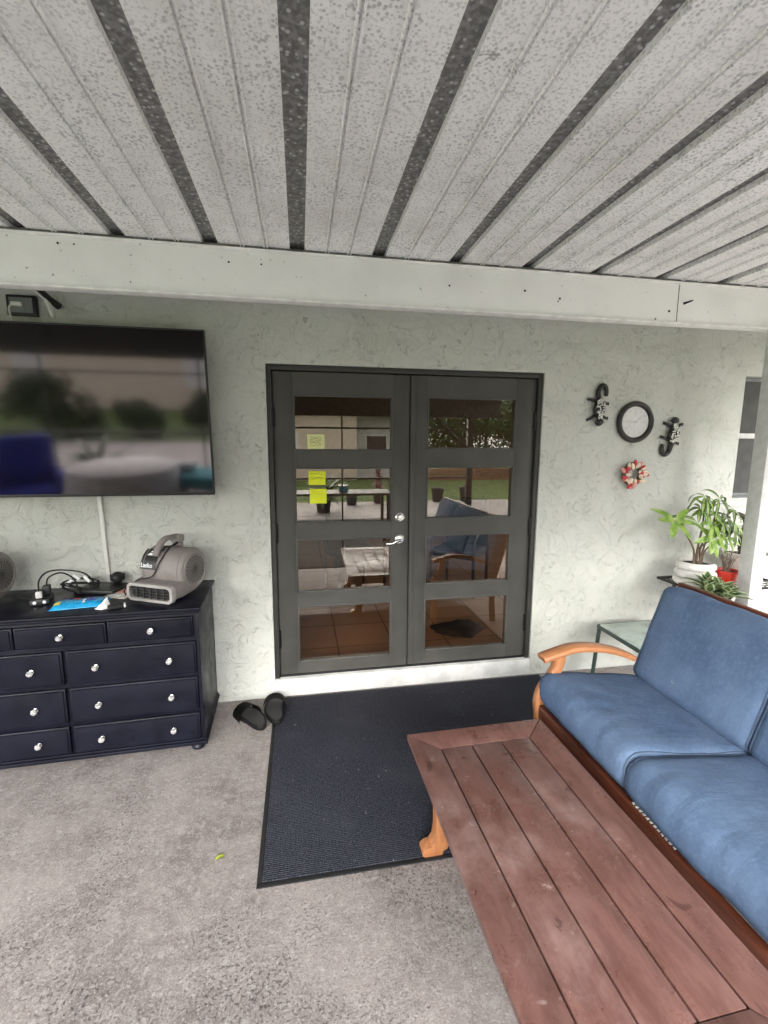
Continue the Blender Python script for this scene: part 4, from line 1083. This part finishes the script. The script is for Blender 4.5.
for i, s_ in enumerate(('12', '3', '6', '9')):
    me = text_mesh(s_, .026); bm = NB(); bm.from_mesh(me); a = PI / 2 * i; cx_, cy_ = .066 * math.sin(a), .066 * math.cos(a)
    mw = max(v.co.x for v in bm.verts) / 2
    for v in bm.verts: v.co = Vector((v.co.x - mw + cx_, v.co.y - .009 + cy_, .0106))
    obj('numeral', bm, M['dial_ink'], o, smooth=0)
bm = NB(); box(bm, (-.0022, -.012, .013), (.0022, .060, .0145), M_=Matrix.Rotation(R(84), 4, 'Z')); obj('hour_hand', bm, M['dial_ink'], ck)
bm = NB(); box(bm, (-.0016, -.014, .015), (.0016, .085, .0162), M_=Matrix.Rotation(R(-52), 4, 'Z')); lathe(bm, [(0, .0175), (.005, .0175), (.005, .0125), (0, .0125)], 12); obj('minute_hand', bm, M['dial_ink'], ck)
def gecko(label, loc, flip):
    """in local xy facing out along z; head towards -y unless flipped"""
    t = thing('gecko_ornament', label, 'ornament', loc, group='gecko wall ornaments', rot=(R(90), 0, 0) if not flip else (R(90), R(0), 0))
    if flip: t.rotation_euler = (Matrix.Rotation(R(90), 3, 'X') @ Matrix.Rotation(R(172), 3, 'Z')).to_euler()
    body = spline([(.010, -.140, .018), (.004, -.115, .024), (.0, -.085, .024), (-.004, -.045, .027), (-.002, .0, .027), (-.006, .035, .020)], 5)
    n_ = len(body); rad = []
    for i in range(n_):
        u = i / (n_ - 1); rad.append(.009 + .020 * math.sin(PI * min(1, u * 2.9)) * (u < .345) + (.031 * math.sin(PI * (u - .28) / .76) if u >= .345 else 0))
    rad = [max(.006, r_) for r_ in rad]
    bm = NB(); tube(bm, body, rad, 12, flat=.6)
    tail = spline([(-.006, .03, .018), (-.010, .055, .014), (-.004, .09, .012), (.018, .112, .012), (.040, .100, .012), (.048, .070, .012), (.046, .045, .012)], 5)
    tube(bm, tail, [.017 - .0002 * k for k in range(len(tail))], 8)
    for sx, y0, dy in ((-1, -.075, -.03), (1, -.078, -.015), (-1, .012, .012), (1, .010, -.012)):
        P = spline([(0, y0, .016), (sx * .028, y0 + dy * .2, .014), (sx * .060, y0 + dy, .008)], 4); tube(bm, P, [.012, .012, .0115, .011, .010, .010, .009, .009, .009], 7)
        for a in (-35, 0, 35):
            e_ = Vector((sx * .060, y0 + dy, .007)); d = Vector((sx * math.cos(R(a)), math.sin(R(a)), 0)) * .014; tube(bm, [e_, e_ + d], [.0035, .0045], 6)
    obj('body', bm, M['gecko_black'], t, smooth=60)
    bm = NB(); rn = random.Random(3)
    for k in range(95):
        u = rn.uniform(.36, .97); i = int(u * (n_ - 1)); p = body[i]; a = rn.uniform(-.85, .85)
        ball(bm, (p.x + math.sin(a) * rad[i] * .9, p.y + rn.uniform(-.004, .004), p.z + .6 * rad[i] * math.cos(a)), rn.uniform(.0035, .0065), u=7, v=5)
    for k in range(9): p = tail[3 + k * 2]; ball(bm, (p.x, p.y, p.z + .009), .0034, u=7, v=5)
    ball(bm, (.006, -.106, .030), .0060, u=7, v=5); ball(bm, (-.003, -.10, .030), .004, u=7, v=5)
    obj('silver_beads', bm, M['silver'], t); t.scale = (1.15, 1.12, 1.1)
gecko('black and silver gecko ornament, head down, left of the clock', (2.292, -.004, 2.035), False)
gecko('black and silver gecko ornament, head up, right of the clock', (2.905, -.004, 1.790), True)
wr = thing('shell_wreath', 'small red and cream shell wreath on the wall below the clock', 'wreath', (2.605, -.012, 1.528), rot=(R(90), 0, 0)); wr.scale = (1.25, 1.25, 1.1)
bm = NB(); tube(bm, [(.055 * math.cos(2 * PI * k / 24), .055 * math.sin(2 * PI * k / 24), .012) for k in range(24)], .016, 8, closed=True); obj('ring', bm, M['moss'], wr)
rn = random.Random(9)
for k in range(34):
    a = rn.uniform(0, 2 * PI) if k > 20 else 2 * PI * k / 20; rr_ = rn.uniform(.045, .082); m_ = ['shell_cream', 'shell_cream', 'shell_red', 'shell_pink', 'shell_cream', 'shell_red'][k % 6]
    bm = NB(); rot = Matrix.Rotation(a + rn.uniform(-.6, .6), 3, 'Z') @ Matrix.Rotation(rn.uniform(-.7, .7), 3, 'Y')
    ball(bm, (rr_ * math.cos(a), rr_ * math.sin(a), .022 + rn.uniform(0, .014)), .019, u=10, v=7, sc_=(1.15, .62, .42), rot=rot); obj('shell', bm, M[m_], wr)

# ------------------------------------------------------------------ inside the room
def chair(label, loc, rz):
    t = thing('armchair', label, 'chair', loc, rz)
    bm = NB(); box(bm, (-.24, -.22, .40), (.24, .24, .50), .03, 3); obj('seat', bm, M['room_fabric'], t)
    bm = NB(); box(bm, (-.23, .20, .48), (.23, .29, 1.02), .03, 3); obj('backrest', bm, M['room_fabric'], t)
    for x in (-.24, .24):
        bm = NB(); tube(bm, spline([(x, -.2, .0), (x, -.22, .40), (x, -.18, .64), (x, .05, .68), (x, .24, .66)]), .018, 8); obj('arm', bm, M['room_dark'], t)
        bm = NB(); tube(bm, [(x, .26, 0), (x, .24, .66)], .018, 8); obj('leg', bm, M['room_dark'], t)
    return t
chair('grey armchair inside the room behind the left door leaf', (.75, 1.75, .127), R(20))
chair('dark armchair inside the room behind the right door leaf', (1.9, 1.7, .127), R(-40))
t = thing('interior_table', 'dark wooden table inside the room seen through the left panes', 'table', (.15, 2.2, .127))
bm = NB(); box(bm, (-.5, -.35, .70), (.5, .35, .74), .005); obj('tabletop', bm, M['room_dark'], t)
for x in (-.45, .45):
    for y in (-.3, .3):
        bm = NB(); box(bm, (x - .03, y - .03, 0), (x + .03, y + .03, .70), .004); obj('leg', bm, M['room_dark'], t)
bm = NB(); box(bm, (0, 0, 0), (.05, .035, 2.3), .004); tag(obj('white_curtain_edge', bm, M['room_white'], loc=(1.80, .24, .127)), 'white vertical panel edge inside the room at the right panes', 'panel')
bm = NB(); rn = random.Random(6); rings = []
for k, (r_, z) in enumerate(((.19, 0), (.18, .03), (.13, .055), (.07, .06), (.02, .075))):
    rings.append([(r_ * 1.25 * rn.uniform(.65, 1.2) * math.cos(a), r_ * .8 * rn.uniform(.65, 1.2) * math.sin(a), z + rn.uniform(0, .012)) for a in [2 * PI * j / 18 for j in range(18)]])
loft(bm, rings); tag(obj('black_cloth', bm, M['black_matte'], loc=(1.52, .60, .127), smooth=60), 'crumpled black cloth on the tiles inside the lower right pane', 'cloth')

# ------------------------------------------------------------------ garden seen in the reflections
def outhouse():
    t = thing('neighbour_house', 'beige single storey house across the lawn', 'house', (0, -20, -.06))
    bm = NB(); box(bm, (-15, -9, 0), (3.0, 0, 3.4)); obj('wall', bm, M['house_beige'], t, smooth=0)
    bm = NB(); box(bm, (3.0, -9, 0), (5.4, -1.2, 3.4)); obj('wall', bm, M['house_pale'], t, smooth=0)
    bm = NB(); vs = [(-15.6, .6), (5.9, .6)]
    loft(bm, [[(-15.7, .7, 3.35), (6, .7, 3.35), (6, -9.7, 3.35), (-15.7, -9.7, 3.35)], [(-15.7, .7, 3.5), (6, .7, 3.5), (6, -9.7, 3.5), (-15.7, -9.7, 3.5)], [(-11, -4.4, 5.2), (1.5, -4.4, 5.2), (1.5, -4.6, 5.2), (-11, -4.6, 5.2)]]); obj('roof', bm, M['roof_shingle'], t, smooth=0)
    for x, y in ((-11, 0), (-4.2, 0), (-.5, 0), (4.2, -1.2)):
        bm = NB(); box(bm, (x - .6, y - .02, 1.0), (x + .6, y + .03, 2.3)); w_ = obj('window', bm, M['white_plastic'], t, smooth=0)
        bm = NB(); box(bm, (x - .52, y + .028, 1.08), (x + .52, y + .034, 2.22)); obj('pane', bm, M['white_cloth' if x < 0 else 'room_dark'], w_, smooth=0)
    return t
outhouse()
# lattice brick wall
t = thing('lattice_brick_wall', 'low openwork red brick wall at the end of the lawn', 'garden wall', (5.4, -19.6, -.06))
bm = NB(); rn = random.Random(1)
for j in range(9):
    for i in range(96):
        if 1 <= j <= 7 and (i + j) % 2: continue
        box(bm, (i * .2, 0, j * .062), (i * .2 + .198, .1, j * .062 + .06))
obj('brickwork', bm, M['brick'], t, smooth=0)
def tree_mesh(h, cr, seed, leafs):
    rn = random.Random(seed)
    bt = NB(); tube(bt, spline([(0, 0, 0), (.1 * h * .1, 0, h * .3), (0, .02 * h, h * .6), (.02 * h, 0, h * .85)]), [h * .028 * (1 - .75 * k / 18) for k in range(19)], 8)
    tips = []
    for k in range(11):
        a = k * 2.4 + rn.uniform(-.4, .4); z = h * rn.uniform(.12, .8); l_ = cr * rn.uniform(.5, .95)
        e_ = Vector((math.cos(a) * l_, math.sin(a) * l_, z + h * rn.uniform(.05, .18))); tube(bt, spline([(0, 0, z * .9), tuple(e_ * .5 + Vector((0, 0, z * .45))), tuple(e_)]), [.05 * h * .2 * (1 - .8 * q / 12) for q in range(13)], 6); tips.append(e_)
    tips += [Vector((0, 0, h * .93)), Vector((.1 * cr, 0, h * .8)), Vector((-.2 * cr, .1 * cr, h * .72))]
    bc = NB()
    for i in range(leafs):
        c = rn.choice(tips); r_ = cr * .42 * rn.random() ** .45; d = Vector((rn.gauss(0, 1), rn.gauss(0, 1), rn.gauss(0, .75))).normalized()
        p = c + d * r_; s_ = rn.uniform(.07, .16) * h / 8
        n1 = Vector((rn.gauss(0, 1), rn.gauss(0, 1), rn.gauss(0, 1))).normalized(); n2 = n1.orthogonal().normalized()
        bc.faces.new([bc.verts.new(p + n1 * s_), bc.verts.new(p + n2 * s_ * .6), bc.verts.new(p - n1 * s_), bc.verts.new(p - n2 * s_ * .6)])
    return bt, bc
def tree(label, loc, h, cr, seed, leafs=3200):
    t = thing('broadleaf_tree', label, 'tree', loc, group='trees beyond the lawn'); a, b_ = tree_mesh(h, cr, seed, leafs)
    obj('trunk', a, M['trunk'], t); obj('crown', b_, M['tree_leaf'], t, smooth=0); return t
tA = tree('tall broad tree beyond the brick wall, nearest the house', (7.5, -27, -.06), 6.6, 3.4, 1, 14000)
tB = tree('lower round tree just beyond the middle of the brick wall', (11.5, -25, -.06), 4.3, 3.2, 2, 14000)
labs = ['tree standing behind the neighbour house, left side', 'tall tree at the far right end of the brick wall', 'tree far behind the brick wall between its neighbours', 'wide tree at the far right corner of the lawn', 'shorter tree close behind the brick wall at the right', 'tree behind the neighbour house, right side', 'distant tall tree beyond the right corner of the lawn', 'tree beyond the brick wall, far to the right']
for k, (x, y, s_) in enumerate(((-6, -33, 1.4), (17.5, -28, 1.0), (14.5, -31, .95), (22, -24, 1.1), (13.6, -22.5, .75), (1.5, -34, 1.3), (27, -32, 1.5), (20, -31, .9))):
    o = dup((tA, tB)[k % 2], (x, y, -.06), R(70 * k + 20), labs[k]); o.scale = (s_, s_, s_)
for k, (x, y, s_, lb) in enumerate(((10.5, -3.0, .8, 'added tree blocking sky light on the right, beside the house'), (12, -8.5, .9, 'added tree blocking sky light on the right, near the patio'), (13, -15, .95, 'added tree blocking sky light on the right, near the brick wall'))):  # unseen row added on the right to hold back sky light
    o = dup((tA, tB)[k % 2], (x, y, -.06), R(50 * k), lb); o.scale = (s_, s_, s_)
# pots at the slab edge
def yard_pot(label, loc, s_=1, plant=None, h=.55):
    t = thing('yard_planter', label, 'planter', loc, group='planters at the patio edge')
    bm = NB(); lathe(bm, [(0, 0), (.13 * s_, 0), (.135 * s_, .02), (.18 * s_, .36 * s_), (.195 * s_, .365 * s_), (.195 * s_, .40 * s_), (.17 * s_, .40 * s_), (.16 * s_, .35 * s_), (0, .34 * s_)], 22); obj('pot', bm, M['black_pot'], t)
    bm = NB(); rn = random.Random(int(loc[0] * 10))
    m_ = M['croton'] if plant == 'red' else M['palm_leaf']
    cnt, L_ = {'red': (110, .34), 'palm': (46, .85), None: (10, .14)}[plant]
    for k in range(cnt):
        a = rn.uniform(0, 6.28); u_ = rn.uniform(.1, 1.6); b0 = Vector((rn.uniform(-.06, .06), rn.uniform(-.06, .06), .36 * s_ + (rn.uniform(0, h) if plant == 'red' else 0)))
        leaf(bm, b0, (math.cos(a), math.sin(a), u_), (0, 0, 1), L_ * rn.uniform(.6, 1.1), L_ * .14, .9, .2)
    obj('leaves', bm, m_, t, smooth=60)
yard_pot('black pot with small sprouts, left of two at the patio edge', (4.3, -10.3, 0), 1.05)
yard_pot('black pot with small sprouts, right of two at the patio edge', (5.2, -10.3, 0), 1.1)
yard_pot('black pot holding a red-leaved bush at the patio edge', (2.45, -10.2, 0), 1, 'red')
yard_pot('black pot with sparse sprouts beside the red-leaved bush', (1.62, -9.9, 0), 1)
yard_pot('black pot with a fan of green fronds near the left screen', (.75, -8.6, 0), 1.2, 'palm')
yard_pot('black pot with green fronds behind the blue armchair', (-2.9, -5.0, 0), 1.2, 'palm')
bm = NB(); box(bm, (-2.4, -2.1, .001), (2.7, 2.1, .010), .002); tag(obj('reflection_dark_rug', bm, M['reflection_dark_rug'], loc=(.2, -5.3, 0)), 'large charcoal rug added to darken the door reflection, under the long dark table', 'rug')  # rug added to darken the patio floor mirrored in the door panes
t = thing('dining_table', 'long dark outdoor table in the middle of the patio edge', 'table', (.75, -6.4, .010))
bm = NB(); box(bm, (-1.3, -.42, .70), (1.3, .42, .745), .006); obj('tabletop', bm, M['bronze'], t)
for x in (-1.2, 1.2):
    for y in (-.36, .36):
        bm = NB(); box(bm, (x - .03, y - .03, 0), (x + .03, y + .03, .70), .004); obj('leg', bm, M['bronze'], t)
t = thing('drinks_box', 'small teal and white box on the long dark outdoor table', 'box', (1.05, -6.3, .756))
bm = NB(); box(bm, (-.09, -.07, 0), (.09, .07, .11), .01); obj('box_body', bm, M['teal_fabric'], t)
bm = NB(); box(bm, (-.097, -.077, .111), (.097, .077, .145), .008); obj('lid', bm, M['white_plastic'], t)
def shrub(label, loc, r, mat, seed, n_=1600):
    t = thing('garden_shrub', label, 'shrub', loc, group='shrubs on the lawn'); rn = random.Random(seed)
    bm = NB()
    for k in range(7):
        a = k * .9; tube(bm, spline([(0, 0, 0), (math.cos(a) * r * .3, math.sin(a) * r * .3, r * .6), (math.cos(a) * r * .7, math.sin(a) * r * .7, r * 1.1)]), .02, 5)
    obj('stem', bm, M['trunk'], t)
    bm = NB(); cl = [Vector((rn.uniform(-.6, .6) * r, rn.uniform(-.6, .6) * r, rn.uniform(.35, 1.3) * r)) for k in range(12)]
    for k in range(n_):
        d = Vector((rn.gauss(0, 1), rn.gauss(0, 1), rn.gauss(0, 1))).normalized(); p = rn.choice(cl) + d * r * .42 * rn.random() ** .4
        n1 = Vector((rn.gauss(0, 1), rn.gauss(0, 1), rn.gauss(0, 1))).normalized() * .09; n2 = n1.orthogonal().normalized() * .045
        bm.faces.new([bm.verts.new(p + n1), bm.verts.new(p + n2), bm.verts.new(p - n1), bm.verts.new(p - n2)])
    obj('foliage', bm, mat, t, smooth=0)
shrub('green shrub on the lawn behind the blue armchair', (-6.0, -11.6, -.06), .8, M['tree_leaf'], 1)
shrub('pale green shrub on the lawn beyond the palm pot', (-4.4, -12.0, -.06), .75, M['palm_leaf'], 2)
shrub('low green shrub on the lawn, nearest the neighbour house', (-7.6, -13.5, -.06), 1.1, M['palm_leaf'], 3, 2400)
shrub('broad green shrub on the lawn straight across from the dresser', (-2.9, -13.0, -.06), .8, M['tree_leaf'], 4)
# outdoor furniture caught in the television screen
def blue_chair():
    t = thing('blue_armchair', 'royal blue outdoor armchair across the patio', 'chair', (-3.45, -4.05, 0), R(150))
    bm = NB(); box(bm, (-.36, -.34, .12), (.36, .34, .46), .06, 3); obj('seat', bm, M['blue_fabric'], t)
    bm = NB(); box(bm, (-.38, .28, .20), (.38, .46, 1.12), .07, 3); obj('backrest', bm, M['blue_fabric'], t)
    for x in (-.44, .36):
        bm = NB(); box(bm, (x, -.34, .02), (x + .10, .40, .66), .04, 3); obj('arm', bm, M['blue_fabric'], t)
blue_chair()
t = thing('cloth_covered_table', 'round table under a white cloth across the patio', 'table', (-2.2, -4.0, 0))
bm = NB(); rings = []
for k, (r_, z) in enumerate(((.80, .22), (.72, .50), (.68, .76), (.66, .775), (.0001, .78))): rings.append([((r_ + (.05 * math.sin(a * 9) if z < .5 else 0)) * math.cos(a), (r_ + (.05 * math.sin(a * 9) if z < .5 else 0)) * math.sin(a), z) for a in [2 * PI * j / 72 for j in range(72)]])
loft(bm, rings); obj('tablecloth', bm, M['white_cloth'], t, smooth=60)
bm = NB(); lathe(bm, [(0, 0), (.25, 0), (.24, .03), (.05, .05), (.05, .76), (0, .76)], 20); obj('pedestal', bm, M['bronze'], t)
t = thing('teal_lounger', 'teal padded lounger beyond the cloth-covered table', 'lounger', (-1.05, -4.15, 0), R(-70)); t.scale = (1.1, 1.1, 1.5)
bm = NB(); box(bm, (-.32, -.85, .30), (.32, .45, .42), .04, 3); obj('pad', bm, M['teal_fabric'], t)
bm = NB(); box(bm, (-.32, 0, 0), (.32, .75, .11), .04, 3, M_=Matrix.Translation((0, .42, .34)) @ Matrix.Rotation(R(38), 4, 'X')); obj('back_pad', bm, M['teal_fabric'], t)
for x in (-.28, .28):
    for y in (-.75, .40):
        bm = NB(); tube(bm, [(x, y, 0), (x, y, .31)], .02, 8); obj('leg', bm, M['post_paint'], t)
bm = NB(); box(bm, (-.26, -.18, 0), (.26, .18, .12), .05, 3); tag(obj('white_pillow', bm, M['white_cloth'], loc=(-1.6, -4.35, .64)), 'white pillow lying on the teal lounger', 'pillow')

# ------------------------------------------------------------------ light, sky, camera
w = bpy.data.worlds.new('World'); sc.world = w; w.use_nodes = True; nt = w.node_tree; nd = nt.nodes
bg = nd['Background']; sky = nd.new('ShaderNodeTexSky'); sky.sky_type = 'NISHITA'; sky.sun_disc = False
SE, SA = 27, 190      # elevation; azimuth the sun comes from, degrees from +Y clockwise
sky.sun_elevation = R(SE); sky.sun_rotation = R(SA); sky.dust_density = 3; sky.air_density = 1.0
hs = nd.new('ShaderNodeHueSaturation'); hs.inputs['Saturation'].default_value = .28; nt.links.new(sky.outputs[0], hs.inputs['Color'])
tcw = nd.new('ShaderNodeTexCoord'); nz = nd.new('ShaderNodeTexNoise'); nz.inputs['Scale'].default_value = 2.6; nz.inputs['Detail'].default_value = 6
nt.links.new(tcw.outputs['Generated'], nz.inputs['Vector'])
mr = nd.new('ShaderNodeMapRange'); mr.inputs['From Min'].default_value = .35; mr.inputs['From Max'].default_value = .68; nt.links.new(nz.outputs['Fac'], mr.inputs['Value'])
mxw = nd.new('ShaderNodeMix'); mxw.data_type = 'RGBA'; nt.links.new(mr.outputs[0], mxw.inputs[0]); nt.links.new(hs.outputs[0], mxw.inputs[6]); mxw.inputs[7].default_value = (9.1, 9.2, 9.5, 1)
nt.links.new(mxw.outputs[2], bg.inputs['Color']); bg.inputs['Strength'].default_value = .12
sl = bpy.data.lights.new('sun', 'SUN'); sl.energy = 1.5; sl.angle = R(55); sl.color = (1, .975, .94)
so = bpy.data.objects.new('sun', sl); COL.objects.link(so)
dirv = Vector((math.sin(R(SA)) * math.cos(R(SE)), math.cos(R(SA)) * math.cos(R(SE)), math.sin(R(SE))))
so.rotation_euler = dirv.to_track_quat('Z', 'Y').to_euler(); so.location = (4, -8, 8)

F, PITCH, YAW, ROLL, CX, CD, CH = 458.5, .1469, .1803, .0048, .1852, 3.0416, 1.7387
fw = Vector((math.sin(YAW) * math.cos(PITCH), math.cos(YAW) * math.cos(PITCH), -math.sin(PITCH)))
r0 = Vector((math.cos(YAW), -math.sin(YAW), 0)); u0 = r0.cross(fw)
r1 = r0 * math.cos(ROLL) + u0 * math.sin(ROLL); u1 = u0 * math.cos(ROLL) - r0 * math.sin(ROLL)
cam = bpy.data.cameras.new('camera'); co = bpy.data.objects.new('camera', cam); COL.objects.link(co)
co.matrix_world = Matrix(((r1.x, u1.x, -fw.x, CX), (r1.y, u1.y, -fw.y, -CD), (r1.z, u1.z, -fw.z, CH), (0, 0, 0, 1)))
cam.sensor_fit = 'VERTICAL'; cam.sensor_height = 24; cam.lens = F / 1024 * 24; cam.clip_start = .02; cam.clip_end = 600
sc.camera = co
sc.view_settings.view_transform = 'Standard'; sc.view_settings.look = 'None'; sc.view_settings.gamma = 1
sc.view_settings.exposure = 2.88
